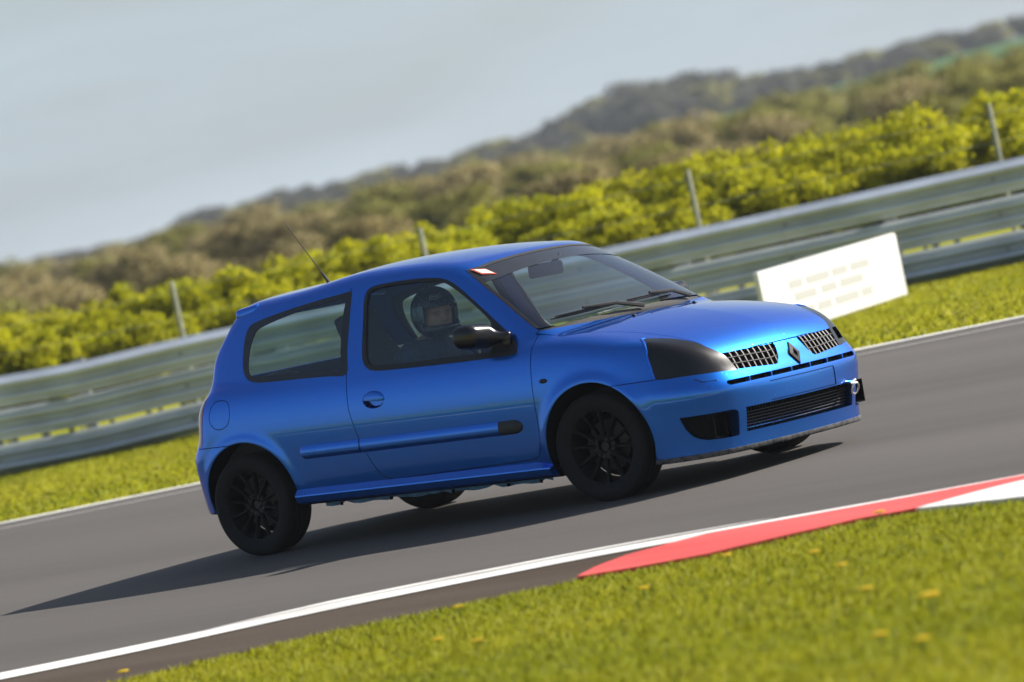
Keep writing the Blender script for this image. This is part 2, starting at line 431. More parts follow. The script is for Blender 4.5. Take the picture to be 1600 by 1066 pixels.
def poly_sdf(poly, px, py):
    poly = np.asarray(poly, float); lo = poly.min(0) - 0.06; hi = poly.max(0) + 0.06
    out_ = np.full(px.shape, 0.06); m = (px > lo[0]) & (px < hi[0]) & (py > lo[1]) & (py < hi[1])
    x, y = px[m], py[m]; d = np.full(x.shape, 9.0); ins = np.zeros(x.shape, bool)
    for (x1, y1), (x2, y2) in zip(poly, np.roll(poly, -1, 0)):
        ex, ey = x2 - x1, y2 - y1; L2 = ex * ex + ey * ey + 1e-12
        t = np.clip(((x - x1) * ex + (y - y1) * ey) / L2, 0, 1)
        d = np.minimum(d, np.hypot(x - x1 - t * ex, y - y1 - t * ey))
        c = (y1 > y) != (y2 > y)
        ins ^= c & (x < (x2 - x1) * (y - y1) / np.where(c, y2 - y1, 1) + x1)
    out_[m] = np.where(ins, -d, d)
    return out_

QO = spline_loop([(0.796, 1.275), (0.806, 1.214), (0.818, 1.112), (0.832, 0.965), (0.843, 0.853), (0.70, 0.855), (0.491, 0.861), (0.25, 0.866), (0.163, 0.871), (0.094, 0.885), (0.050, 0.917), (0.023, 0.971), (0.011, 1.054), (0.009, 1.118), (0.028, 1.168), (0.085, 1.191), (0.252, 1.219), (0.403, 1.239), (0.574, 1.258), (0.74, 1.273)], 3)
QI = spline_loop([(0.751, 1.240), (0.761, 1.146), (0.782, 0.969), (0.791, 0.888), (0.60, 0.891), (0.482, 0.894), (0.25, 0.90), (0.117, 0.910), (0.079, 0.933), (0.066, 0.982), (0.063, 1.054), (0.078, 1.114), (0.119, 1.156), (0.282, 1.192), (0.454, 1.220), (0.60, 1.234)], 3)
DO = spline_loop([(0.912, 1.262), (0.953, 1.284), (1.093, 1.292), (1.25, 1.290), (1.347, 1.284), (1.432, 1.273), (1.495, 1.252), (1.560, 1.218), (1.672, 1.143), (1.801, 1.052), (1.945, 0.945), (1.996, 0.902), (2.026, 0.868), (2.022, 0.840), (1.917, 0.836), (1.606, 0.837), (1.273, 0.843), (1.06, 0.850), (0.996, 0.868), (0.959, 0.903), (0.944, 0.953), (0.922, 1.106), (0.904, 1.210)], 3)
DI = spline_loop([(0.932, 1.247), (0.971, 1.270), (1.116, 1.275), (1.352, 1.267), (1.429, 1.257), (1.492, 1.234), (1.622, 1.158), (1.786, 1.042), (1.822, 1.000), (1.836, 0.95), (1.853, 0.869), (1.80, 0.866), (1.599, 0.867), (1.268, 0.870), (1.050, 0.879), (0.998, 0.900), (0.972, 0.950), (0.946, 1.103), (0.928, 1.202)], 3)
DOOR = np.array([(0.786, 1.318), (0.791, 1.278), (0.818, 1.07), (0.844, 0.854), (0.851, 0.74), (0.853, 0.67), (0.868, 0.60), (0.888, 0.512), (0.905, 0.46), (0.927, 0.414), (0.945, 0.37), (0.968, 0.328), (1.0, 0.296), (1.03, 0.279), (1.063, 0.273), (1.45, 0.280), (1.89, 0.287), (2.03, 0.291), (2.06, 0.296), (2.082, 0.308), (2.097, 0.33), (2.114, 0.381), (2.124, 0.48), (2.128, 0.58), (2.129, 0.68), (2.129, 0.808), (2.129, 0.952), (2.03, 0.952), (1.962, 0.952), (1.806, 1.059), (1.677, 1.151), (1.565, 1.225), (1.50, 1.259), (1.435, 1.280), (1.348, 1.291), (1.25, 1.297), (1.093, 1.300), (0.95, 1.303), (0.86, 1.312)])
HL = spline_loop([(0.655, 0.821), (0.609, 0.813), (0.574, 0.802), (0.548, 0.786), (0.525, 0.764), (0.503, 0.729), (0.467, 0.690), (0.452, 0.660), (0.447, 0.628), (0.444, 0.596), (0.49, 0.598), (0.531, 0.601), (0.622, 0.606), (0.680, 0.609), (0.742, 0.614), (0.735, 0.668), (0.724, 0.737), (0.702, 0.790)], 3)
GR = np.array([(0.46, 0.688), (0.271, 0.687), (0.098, 0.684), (0.100, 0.672), (0.124, 0.619), (0.147, 0.592), (0.156, 0.584), (0.174, 0.580), (0.313, 0.589), (0.46, 0.598)])
FOG = np.array([(0.723, 0.408), (0.686, 0.406), (0.638, 0.405), (0.535, 0.405), (0.515, 0.400), (0.506, 0.386), (0.503, 0.321), (0.501, 0.27), (0.570, 0.270), (0.643, 0.275), (0.669, 0.286), (0.689, 0.305), (0.706, 0.342), (0.716, 0.378)])
HOOD = np.array([(2.33, -0.2), (2.33, 0), (2.30, 0.2), (2.2, 0.5), (2.115, 0.70), (2.3, 0.662), (2.45, 0.622), (2.612, 0.587), (2.8, 0.562), (2.944, 0.533), (3.055, 0.506), (3.10, 0.467), (3.110, 0.44), (3.135, 0.29), (3.152, 0.1), (3.155, 0), (3.155, -0.2)])
FLAP = spline_loop([(-0.112, 0.802), (-0.060, 0.795), (-0.037, 0.765), (-0.040, 0.695), (-0.073, 0.659), (-0.131, 0.648), (-0.177, 0.668), (-0.196, 0.708), (-0.186, 0.757), (-0.155, 0.792)], 3)
WS = np.array([(-0.2, 1.333), (0.074, 1.333), (0.239, 1.328), (0.38, 1.316), (0.527, 1.294), (0.560, 1.235), (0.591, 1.174), (0.642, 1.052), (0.672, 0.973), (0.682, 0.935), (-0.2, 0.935)])
def ell(cx, cy, rx, ry): return lambda u, v: (np.hypot((u - cx) / rx, (v - cy) / ry) - 1) * min(rx, ry)

def side(p): return lambda x, a, z: np.where((a > 0.42) & (x > -0.45), poly_sdf(p, x, z), 0.06)
def front(p, x0=2.75): return lambda x, a, z: np.where((x > x0) & (z < 0.9), poly_sdf(p, a, z), 0.06)
def capsl(x, a, z):
    return np.where(x > 2.9, np.hypot(np.maximum(a - 0.535, 0), z - 0.540 - 0.001) - 0.0125, 0.06)
SD = dict(
    arch=lambda x, a, z: np.where((a > 0.40) & (z < 0.9), np.minimum(arch_d(x, z, ARF), arch_d(x, z, ARR)), 0.06),
    qo=side(QO), qi=side(QI), do=side(DO), di=side(DI), door=side(DOOR), flap=side(FLAP),
    hl=front(HL, 2.7), gr=front(GR, 3.0), fog=front(FOG, 2.75),
    lowg=lambda x, a, z: np.where(x > 3.0, np.maximum(a - 0.458 - 0.02 * (z - 0.34), np.abs(z - 0.3415 + 0.012 * (a / 0.46) ** 2 * 0) - 0.0615), 0.06),
    slot=capsl,
    plate=lambda x, a, z: np.where(x > 3.0, np.maximum(a - 0.275, np.abs(z - 0.4585) - 0.0455), 0.06),
    lip=lambda x, a, z: np.where(x > 2.80, z - 0.213, 0.06),
    hole=lambda x, a, z: np.where(x > 2.9, np.maximum(np.abs(a - 0.532 - 0.25 * (z - 0.657)) - 0.042, np.abs(z - 0.657) - 0.031), 0.06),
    hood=lambda x, a, z: np.where((z > 0.6) & (x > 2.0), poly_sdf(HOOD, x, a), 0.06),
    ws=lambda x, a, z: np.where((x > 1.45) & (np.abs(f_ws(x, a, z)) < 0.05), poly_sdf(WS, a, z), 0.06),
    cowl=lambda x, a, z: np.where((x > 1.9) & (np.abs(f_ws(x, a, z)) < 0.05), z - (0.972 - 0.05 * a * a), 0.06),
    strip=lambda x, a, z: np.where((x > 1.45) & (np.abs(f_ws(x, a, z)) < 0.05), (1.270 - 0.17 * a * a) - z, 0.06),
    seam=lambda x, a, z: np.where((x > 2.55) & (a > 0.48), z - 0.615, 0.06),
    tail=lambda x, a, z: np.where((x < -0.1) & (a > 0.42), np.maximum(np.maximum(x + 0.238 + 0.206 * (0.817 - z), np.abs(z - 0.69) - 0.126), 0.47 - a), 0.06),
    rseam=lambda x, a, z: np.where(x < 0.1, z - 0.555, 0.06),
    gate=lambda x, a, z: np.where(x < 0.2, np.maximum(np.maximum(a - 0.575 - 0.1 * (0.9 - z), 0.557 - z), x + 0.13 - 0.35 * (z - 1.2) * (z > 1.2)), 0.06),
    rglass=lambda x, a, z: np.where(x < 0.1, np.maximum(np.maximum(a - 0.545 - 0.1 * (0.9 - z), np.abs(z - 1.04) - 0.15), x + 0.1), 0.06),
    handle=lambda x, a, z: np.where(a > 0.5, ell(1.038, 0.703, 0.078, 0.046)(x, z), 0.06),
    wingx=lambda x, a, z: np.where((z < 1.0) & (a > 0.3), 2.129 - x, 0.06),
)
GAP = 0.0022
H_ = 0.0145
V, F = surface_nets(body, (-0.62, 0, 0.13), (3.30, 0.90, 1.44), H_, half=True)
V = project(body, V); F = tri(F, V)
def run(n, V): return SD[n](V[:, 0], np.abs(V[:, 1]), V[:, 2])
for nm, offs in (('arch', (0,)), ('qo', (0,)), ('qi', (0,)), ('do', (0,)), ('di', (0,)), ('ws', (0, -0.010)), ('cowl', (0,)), ('strip', (0,)), ('hl', (0,)), ('gr', (0,)),
                 ('fog', (0,)), ('lowg', (0,)), ('slot', (0,)), ('plate', (0, 0.004)), ('lip', (0,)), ('hole', (0,)), ('tail', (0,)), ('rglass', (0,)), ('handle', (0,)),
                 ('door', (-GAP, GAP)), ('hood', (-GAP, GAP)), ('seam', (-GAP, GAP)), ('flap', (-GAP, GAP)), ('rseam', (-GAP, GAP)), ('gate', (-GAP, GAP)), ('wingx', (-GAP, GAP))):
    for o_ in offs:
        V, F = cut(V, F, run(nm, V) - o_)
V = project(body, V, 2)
NRM = grad(body, V); NRM /= np.linalg.norm(NRM, axis=1, keepdims=True)
NRM[np.abs(V[:, 1]) < 1e-9, 1] = 0
fn_ = np.cross(V[F[:, 1]] - V[F[:, 0]], V[F[:, 2]] - V[F[:, 0]])
keep = np.linalg.norm(fn_, axis=1) > 1e-12
F, fn_ = F[keep], fn_[keep]
bad = (fn_ * NRM[F].mean(1)).sum(1) < 0
F[bad] = F[bad][:, ::-1]
CEN = V[F].mean(1); FN = NRM[F].mean(1)
sv = {k: run(k, CEN) for k in SD}
LAB = np.full(len(F), 'body', dtype='U12')
x_, a_, z_ = CEN[:, 0], np.abs(CEN[:, 1]), CEN[:, 2]
def put(m, n): LAB[m] = n
put((x_ > 2.129) & (z_ < 1.0) & (sv['wingx'] < 0), 'wing')
put((x_ > 2.55) & (((a_ > 0.48) & (z_ < 0.615)) | ((a_ <= 0.48) & (x_ > 2.95))), 'bumper')
put(sv['gate'] < 0, 'gate'); put(sv['rseam'] * 1.0 < -0.0 , 'tmp'); LAB[(LAB == 'tmp') & (x_ < 0.1)] = 'rbumper'; LAB[LAB == 'tmp'] = 'body'
put(sv['door'] < 0, 'door'); put(sv['hood'] < 0, 'hood'); put(sv['flap'] < 0, 'flap')
g = np.zeros(len(F), bool)
g |= (np.abs(sv['door']) < GAP) & ~(((z_ > 0.94) & (x_ > 0.87)) | (z_ > 1.295)); g |= np.abs(sv['hood']) < GAP; g |= np.abs(sv['flap']) < GAP
g |= (np.abs(sv['seam']) < GAP) & (a_ > 0.6) & (x_ < 2.92); g |= (np.abs(sv['rseam']) < GAP) & (x_ < 0.1)
g |= (np.abs(sv['gate']) < GAP); g |= (np.abs(sv['wingx']) < GAP) & (z_ > 0.88) & (z_ < 0.955) & (sv['hood'] > 0)
put(g, 'gap')
put(sv['handle'] < 0, 'handle')
put((FN[:, 2] < -0.6) & (z_ < 0.25), 'under')
put((sv['lip'] < 0) & (FN[:, 2] > -0.6), 'lip')
put(sv['plate'] < 0.004, 'plategap'); put(sv['plate'] < 0, 'plate'); put(sv['lowg'] < 0, 'lowg'); put(sv['slot'] < 0, 'slot'); put(sv['fog'] < 0, 'fog')
put(sv['gr'] < 0, 'gr'); put(sv['hl'] < 0, 'hl'); put((sv['hl'] < 0) & (sv['hole'] < 0), 'hole')
put(sv['tail'] < 0, 'tail'); put(sv['rglass'] < 0, 'rglass')
put(sv['qo'] < 0, 'qo'); put(sv['qi'] < 0, 'qi'); put(sv['do'] < 0, 'do'); put(sv['di'] < 0, 'di')
put(sv['ws'] < 0, 'wseal'); put(sv['ws'] < -0.010, 'wglass'); put((sv['ws'] < -0.010) & (sv['strip'] < 0), 'strip'); put((sv['ws'] < 0) & (sv['cowl'] < 0), 'cowl')
put(sv['arch'] < 0, 'none')

def sub(labels, sides=(1, -1), extra=None):
    """vertices, faces, normals of the labelled faces, in body space; +1 = left (far) side, -1 = right (near) side"""
    m = np.isin(LAB, labels if isinstance(labels, (list, tuple)) else [labels])
    if extra is not None: m &= extra
    f = F[m]; u, inv = np.unique(f, return_inverse=True); f = inv.reshape(-1, 3); v = V[u]; n = NRM[u]
    vs, fs, ns = [], [], []; k = 0
    for s in sides:
        w = v.copy(); q = n.copy(); w[:, 1] *= s; q[:, 1] *= s
        vs.append(w); ns.append(q); fs.append((f if s > 0 else f[:, ::-1]) + k); k += len(v)
    return np.concatenate(vs), np.concatenate(fs), np.concatenate(ns)
def bound_edges(f):
    e = np.concatenate([f[:, [0, 1]], f[:, [1, 2]], f[:, [2, 0]]]); es = np.sort(e, 1)
    u, i, c = np.unique(es, axis=0, return_index=True, return_counts=True)
    return e[i[c == 1]]
CAR = empty('car')
tag(CAR, 'metallic blue three door hatchback with black wheels and black headlights on the track', 'car')
def panel(name, labels, m, parent=CAR, sides=(1, -1), offset=0.0, lipd=0.006, extra=None, vec=None):
    v, f, n = sub(labels, sides, extra)
    if len(f) == 0: return None
    v = v + n * offset
    if vec is not None: v = v + np.array(vec)
    if lipd > 0:                       # fold the sheet edge inwards so panels have thickness
        e = bound_edges(f); e = e[~((np.abs(v[e[:, 0], 1]) < 1e-7) & (np.abs(v[e[:, 1], 1]) < 1e-7))]
        a, b = e[:, 0], e[:, 1]; k = len(v)
        v = np.concatenate([v, v[a], v[b], v[a] - n[a] * lipd, v[b] - n[b] * lipd]); q = np.arange(len(e))
        A, B, C, D = k + q, k + len(e) + q, k + 2 * len(e) + q, k + 3 * len(e) + q
        f = np.concatenate([f, np.stack([B, A, C], 1), np.stack([B, C, D], 1)])
        sn = np.cross(v[A] - v[B], v[C] - v[A]); sn /= np.maximum(np.linalg.norm(sn, axis=1, keepdims=True), 1e-9)
        n = np.concatenate([n, sn, sn, sn, sn])
    return obj(name, npmesh(name, b2w(v), f, m, rotb(n)), parent)
def recess(name, labels, depth, mwall, mback, parent, sides=(1, -1), taper=0.92, extra=None):
    """an opening: walls running back from its rim to a dark floor"""
    v, f, n = sub(labels, sides, extra); d = np.array(depth, float)
    e = bound_edges(f); e = e[~((np.abs(v[e[:, 0], 1]) < 1e-7) & (np.abs(v[e[:, 1], 1]) < 1e-7))]
    w = v + d; nv = len(v)
    if taper != 1:
        for s in sides:
            k = np.sign(v[:, 1]) == s
            if k.any() and len(sides) == 1: c = w[k].mean(0); w[k] = c + (w[k] - c) * taper
    back = f + nv
    walls = np.concatenate([np.stack([e[:, 1], e[:, 0], e[:, 0] + nv], 1), np.stack([e[:, 1], e[:, 0] + nv, e[:, 1] + nv], 1)])
    VV = np.concatenate([v, w]); FF = np.concatenate([back, walls]); mi = np.concatenate([np.zeros(len(back), int), np.ones(len(walls), int)])
    return obj(name, npmesh(name, b2w(VV), FF, [mback, mwall], None, smooth=False, midx=mi), parent)

P = MAT['paint']
shell = panel('body_shell', ['body'], P)
panel('shut_line', ['gap'], MAT['gap'], shell, offset=-0.006, lipd=0)
panel('fuel_flap', ['flap'], P, shell, sides=(-1,)); panel('rear_quarter_skin', ['flap'], P, shell, sides=(1,))
panel('underbody', ['under'], MAT['dark'], lipd=0)
hoodo = panel('bonnet', ['hood'], P)
bump = panel('front_bumper', ['bumper'], P)
gate = panel('tailgate', ['gate'], P); panel('rear_screen', ['rglass'], MAT['glass'], gate, offset=-0.002, lipd=0)
rb = panel('rear_bumper', ['rbumper'], P)
WINGS, DOORS = {}, {}
for s in (-1, 1):
    WINGS[s] = panel('front_wing', ['wing'], P, sides=(s,))
    d = DOORS[s] = panel('door', ['door'], P, sides=(s,))
    panel('window_seal', ['do'], MAT['rubber'], d, sides=(s,), offset=0.003, lipd=0.01)
    panel('window_pane', ['di'], MAT['glass'], d, sides=(s,), offset=-0.006, lipd=0)
    panel('door_card', ['door'], MAT['interior'], d, sides=(s,), offset=-0.05, lipd=0, extra=(z_ < 0.84))
    q = panel('quarter_window', ['qo'], MAT['border'], sides=(s,), offset=0.001)
    panel('pane', ['qi'], MAT['glass'], q, sides=(s,), offset=-0.001, lipd=0)
    panel('tail_light', ['tail'], MAT['red'], sides=(s,), offset=0.002)
    recess('handle_recess', ['handle'], (0, 0.028 * -s, 0), P, P, d, sides=(s,), taper=0.8)
    hl = panel('headlight', ['hl'] if s > 0 else ['hl', 'hole'], MAT['satin'], sides=(s,), offset=0.0)
    if s > 0: recess('light_opening', ['hole'], (-0.09, 0, 0), MAT['dark'], MAT['dark'], hl, sides=(s,))
wso = panel('windscreen', ['wglass'], MAT['wsglass'], lipd=0, offset=-0.002)
panel('screen_seal', ['wseal'], MAT['rubber'], wso, offset=0.002)
panel('sun_strip', ['strip'], MAT['border'], wso, offset=0.0, lipd=0)
panel('cowl', ['cowl'], MAT['black'], wso, offset=-0.012, lipd=0)
panel('plate_panel', ['plate'], P, bump, offset=-0.0, vec=(-0.004, 0, 0)); panel('plate_groove', ['plategap'], MAT['gap'], bump, offset=-0.005, lipd=0)
panel('front_lip', ['lip'], MAT['lip'], bump, offset=0.004)
recess('air_intake', ['lowg'], (-0.10, 0, 0), P, MAT['dark'], bump)
recess('air_slot', ['slot'], (-0.03, 0, 0), P, MAT['dark'], bump)
for s in (-1, 1):
    recess('duct_opening', ['fog'], (-0.085, 0, 0), P, MAT['dark'], bump, sides=(s,), taper=1)
def _bis(fn, lo, hi, shape):
    lo = np.full(shape, lo); hi = np.full(shape, hi)
    for _ in range(22):
        m = (lo + hi) / 2; i = fn(m) < 0; lo = np.where(i, m, lo); hi = np.where(i, hi, m)
    return lo
def _lookup(G, u, w, u0, w0, h):
    u = (np.asarray(u, float) - u0) / h; w = (np.asarray(w, float) + 0 * u - w0) / h
    i = np.clip(u.astype(int), 0, G.shape[0] - 2); j = np.clip(w.astype(int), 0, G.shape[1] - 2); a = u - i; b = w - j
    return G[i, j] * (1 - a) * (1 - b) + G[i + 1, j] * a * (1 - b) + G[i, j + 1] * (1 - a) * b + G[i + 1, j + 1] * a * b
_gx, _gz = np.meshgrid(np.arange(-0.46, 2.96, 0.02), np.arange(0.18, 1.0, 0.01), indexing='ij')
_YG = _bis(lambda m: body(_gx, m, _gz), 0.3, 1.0, _gx.shape)
def ysurf(x, z):
    x = np.asarray(x, float); z = np.asarray(z, float) + 0 * x
    u = (x + 0.46) / 0.02; w = (z - 0.18) / 0.01; i = np.clip(u.astype(int), 0, _YG.shape[0] - 2); j = np.clip(w.astype(int), 0, _YG.shape[1] - 2); a = np.clip(u - i, 0, 1); b = np.clip(w - j, 0, 1)
    return _YG[i, j] * (1 - a) * (1 - b) + _YG[i + 1, j] * a * (1 - b) + _YG[i, j + 1] * (1 - a) * b + _YG[i + 1, j + 1] * a * b
_ga, _gw = np.meshgrid(np.arange(0.0, 0.78, 0.01), np.arange(0.17, 0.85, 0.01), indexing='ij')
_XG = _bis(lambda m: body(m, _ga, _gw), 2.4, 3.5, _ga.shape)
def xsurf(y, z): return _lookup(_XG, y, z, 0.0, 0.17, 0.01)
def zsurf(x, y, lo=0.5, hi=1.5):
    x = np.asarray(x, float); y = np.asarray(y, float) + 0 * x; lo = np.full(x.shape, lo); hi = np.full(x.shape, hi)
    for _ in range(30):
        m = (lo + hi) / 2; i = body(x, y, m) < 0; lo = np.where(i, m, lo); hi = np.where(i, hi, m)
    return lo
def sweep(name, rings, m, parent, smooth=True, cap=True, angle=40):
    """rings: list of equally long closed outlines in body space"""
    bm = bmesh.new(); R = [[bm.verts.new(tuple(b2w(np.array(p)))) for p in r] for r in rings]
    for a, b in zip(R, R[1:]):
        k = len(a)
        for i in range(k): bm.faces.new((a[i], a[(i + 1) % k], b[(i + 1) % k], b[i]))
    if cap: bm.faces.new(R[0][::-1]); bm.faces.new(R[-1])
    return bmobj(name, bm, m, parent, smooth, angle)
def implicit(name, fn, lo, hi, h, m, parent=None, place=b2w, smooth=True):
    v, f = surface_nets(fn, lo, hi, h); v = project(fn, v, 3, lock=False); n = grad(fn, v); n /= np.maximum(np.linalg.norm(n, axis=1, keepdims=True), 1e-9)
    f = tri(f, v); fn2 = np.cross(v[f[:, 1]] - v[f[:, 0]], v[f[:, 2]] - v[f[:, 0]]); b = (fn2 * n[f].mean(1)).sum(1) < 0; f[b] = f[b][:, ::-1]
    return obj(name, npmesh(name, place(v), f, m, (rotb(n) if place is b2w else n)), parent)
def cap_sdf(x, y, z, A, B, ra, rb):
    A, B = np.array(A, float), np.array(B, float); d = B - A; L2 = d @ d
    t = np.clip(((x - A[0]) * d[0] + (y - A[1]) * d[1] + (z - A[2]) * d[2]) / L2, 0, 1)
    return np.sqrt((x - A[0] - t * d[0]) ** 2 + (y - A[1] - t * d[1]) ** 2 + (z - A[2] - t * d[2]) ** 2) - (ra + (rb - ra) * t)
def ell_sdf(x, y, z, c, r):
    k = np.sqrt(((x - c[0]) / r[0]) ** 2 + ((y - c[1]) / r[1]) ** 2 + ((z - c[2]) / r[2]) ** 2)
    return (k - 1) * min(r)
def box_sdf(x, y, z, c, b, r):
    q = [np.abs(x - c[0]) - b[0] + r, np.abs(y - c[1]) - b[1] + r, np.abs(z - c[2]) - b[2] + r]
    o = np.sqrt(sum(np.maximum(k, 0) ** 2 for k in q)); return o + np.minimum(np.maximum(np.maximum(q[0], q[1]), q[2]), 0) - r

# ------------------------------------------------------------------ car details
def zrange(poly, a):
    zz = []
    for (x1, y1), (x2, y2) in zip(poly, np.roll(poly, -1, 0)):
        if (x1 > a) != (x2 > a): zz.append(y1 + (a - x1) / (x2 - x1) * (y2 - y1))
    return min(zz), max(zz)
for s in (-1, 1):
    gro = recess('grille', ['gr'], (-0.05, 0, 0), MAT['black'], MAT['dark'], CAR, sides=(s,), taper=1)
    for k in range(8):                                   # upright blades
        a0 = 0.135 + k * 0.040
        rings = []
        for t in np.linspace(0, 1, 6):
            a1 = a0 + 0.012 * (1 - t)
            lo, hi = zrange(GR, min(max(a1, 0.101), 0.455)); zt = lo - 0.004 + (hi - lo + 0.008) * t
            xs_ = float(xsurf([a1], [zt])[0])
            rings.append([(xs_ - 0.003, s * (a1 - 0.0042), zt), (xs_ - 0.003, s * (a1 + 0.0042), zt), (xs_ - 0.03, s * (a1 + 0.0042), zt), (xs_ - 0.03, s * (a1 - 0.0042), zt)])
        sweep('blade', rings, MAT['black'], gro, smooth=False)
    for zf in (0.34, 0.68):                              # two bright cross bars
        rings = []
        for a1 in np.linspace(0.103, 0.447, 14):
            lo, hi = zrange(GR, a1); zt = lo + (hi - lo) * zf if a1 > 0.16 else 0.586 + 0.1 * zf
            if a1 < 0.16 and (zt < lo or zt > hi): continue
            xs_ = float(xsurf([a1], [zt])[0]) - 0.004
            rings.append([(xs_, s * a1, zt - 0.003), (xs_ + 0.004, s * a1, zt), (xs_, s * a1, zt + 0.003), (xs_ - 0.012, s * a1, zt)])
        sweep('bar', rings, MAT['barmetal'], gro, smooth=False)
# diamond badge between the grilles
bm = bmesh.new()
def badge_pt(u, w, d):
    zc = 0.617 + w * 0.058; y = u * 0.040; x0 = float(xsurf([0.02], [zc])[0])
    return tuple(b2w(np.array([x0 + d, y, zc])))
outer = [(0, 1), (1, 0), (0, -1), (-1, 0)]
O0 = [bm.verts.new(badge_pt(u, w, -0.004)) for u, w in outer]; O1 = [bm.verts.new(badge_pt(u * 0.97, w * 0.97, 0.010)) for u, w in outer]
I1 = [bm.verts.new(badge_pt(u * 0.42, w * 0.42, 0.013)) for u, w in outer]; I0 = [bm.verts.new(badge_pt(u * 0.36, w * 0.36, 0.001)) for u, w in outer]
for i in range(4):
    j = (i + 1) % 4
    for A, B in ((O0, O1), (O1, I1), (I1, I0)): bm.faces.new((A[i], A[j], B[j], B[i]))
bm.faces.new(I0)
bmobj('badge', bm, MAT['badge'], bump, smooth=False)
bm = bmesh.new()
R0 = [bm.verts.new(badge_pt(u * 1.22, w * 1.16, 0.0015)) for u, w in outer]; bm.faces.new(R0)
bmobj('badge_seat', bm, MAT['gap'], bump, smooth=False)
# wires of the lower intake, ribs of the slot
for k in range(6):
    zt = 0.296 + k * 0.0155; bm = bmesh.new()
    tube(bm, [tuple(b2w(np.array([float(xsurf([abs(y)], [zt])[0]) - 0.045, y, zt]))) for y in np.linspace(-0.45, 0.45, 15)], 0.0022, 5)
    bmobj('intake_wire', bm, MAT['barmetal'], bump)
bm = bmesh.new()
for y in np.linspace(-0.44, 0.44, 45):
    for k in range(1):
        xx = float(xsurf([abs(y)], [0.34])[0]) - 0.056
        tube(bm, [tuple(b2w(np.array([xx, y, 0.283]))), tuple(b2w(np.array([xx, y, 0.400])))], 0.0016, 4)
bmobj('intake_mesh', bm, MAT['black'], bump)
for y in (-0.40, -0.24, -0.08, 0.08, 0.24, 0.40):
    bm = bmesh.new(); xx = float(xsurf([abs(y)], [0.54])[0])
    bm_box(bm, (xx - 0.013, y, 0.5405), (0.026, 0.011, 0.026), 0.002); bmesh.ops.transform(bm, matrix=Matrix.Identity(4), verts=bm.verts)
    for v in bm.verts: v.co = Vector(b2w(np.array(v.co)))
    bmobj('slot_rib', bm, P, bump)
# brake cooling ducts set into the fog lamp openings
for s in (-1, 1):
    bm = bmesh.new()
    # flat black blanking plate in the outer half
    poly = [(0.646, 0.404), (0.713, 0.404), (0.708, 0.38), (0.698, 0.345), (0.682, 0.312), (0.66, 0.29), (0.655, 0.286), (0.646, 0.284)]
    vf = [bm.verts.new(tuple(b2w(np.array([float(xsurf([a], [z])[0]) - 0.012, s * a, z])))) for a, z in poly]
    bm.faces.new(vf if s < 0 else vf[::-1])
    bmobj('blanking_plate', bm, MAT['dark'], bump, smooth=False)
    bm = bmesh.new()
    xo = float(xsurf([0.59], [0.34])[0]) + (0.008 if s > 0 else 0.004)
    for (dx, dy, dz, sx, sy, sz) in ((0, 0.052, 0, 0.06, 0.005, 0.118), (0, -0.052, 0, 0.06, 0.005, 0.118), (0, 0, 0.057, 0.06, 0.104, 0.005), (0, 0, -0.057, 0.06, 0.104, 0.005)):
        bm_box(bm, (xo - 0.045 + dx, s * (0.588 + dy), 0.338 + dz), (sx, sy, sz), 0.0012)
    for (py_, pz_) in ((0.046, 0.03), (0.046, -0.03), (-0.046, 0.03), (-0.046, -0.03)):
        bm_box(bm, (xo - 0.02, s * (0.588 + py_), 0.338 + pz_), (0.008, 0.006, 0.008), 0.001)
    for v in bm.verts: v.co = Vector(b2w(np.array(v.co)))
    bmobj('brake_duct', bm, MAT['dark'], bump, smooth=False)
for s in (-1, 1):                                        # painted wing edge that frames each headlight
    pts = [(0.640, 0.8235), (0.668, 0.820), (0.690, 0.807), (0.706, 0.787), (0.717, 0.76), (0.727, 0.735), (0.7335, 0.70), (0.739, 0.665), (0.744, 0.617)]
    bm = bmesh.new(); tube(bm, [tuple(b2w(np.array([float(xsurf([a], [z])[0]) - 0.0015, s * a, z]))) for a, z in pts], [0.003] + [0.0065] * 7 + [0.005], 8)
    bmobj('light_rim', bm, P, WINGS[s])
# headlamp washer flaps
for s in (-1, 1):
    pts = [(0.655, 0.588), (0.640, 0.567), (0.585, 0.563)]
    bm = bmesh.new(); tube(bm, [tuple(b2w(np.array([float(xsurf([a], [z])[0]) + 0.0005, s * a, z]))) for a, z in pts], 0.0026, 5)
    bmobj('washer_flap_edge', bm, MAT['gap'], bump)
# towing ring at the far end of the intake
bm = bmesh.new()
c0 = np.array([3.228, 0.425, 0.378])
ring = [c0 + np.array([0.012 * math.sin(t), 0.028 * math.cos(t), 0.028 * math.sin(t) - 0.012]) for t in np.linspace(0, 2 * math.pi, 21)]
tube(bm, [tuple(b2w(p_)) for p_ in ring], 0.0065, 8, caps=False)
tube(bm, [tuple(b2w(c0 + np.array(d))) for d in ((-0.09, -0.01, 0.024), (0.0, -0.006, 0.020))], 0.010, 8)
tube(bm, [tuple(b2w(c0 + np.array(d))) for d in ((0.0, -0.034, 0.016), (0.0, 0.012, 0.032))], 0.0085, 8)
bmobj('tow_ring', bm, MAT['steel'], bump)
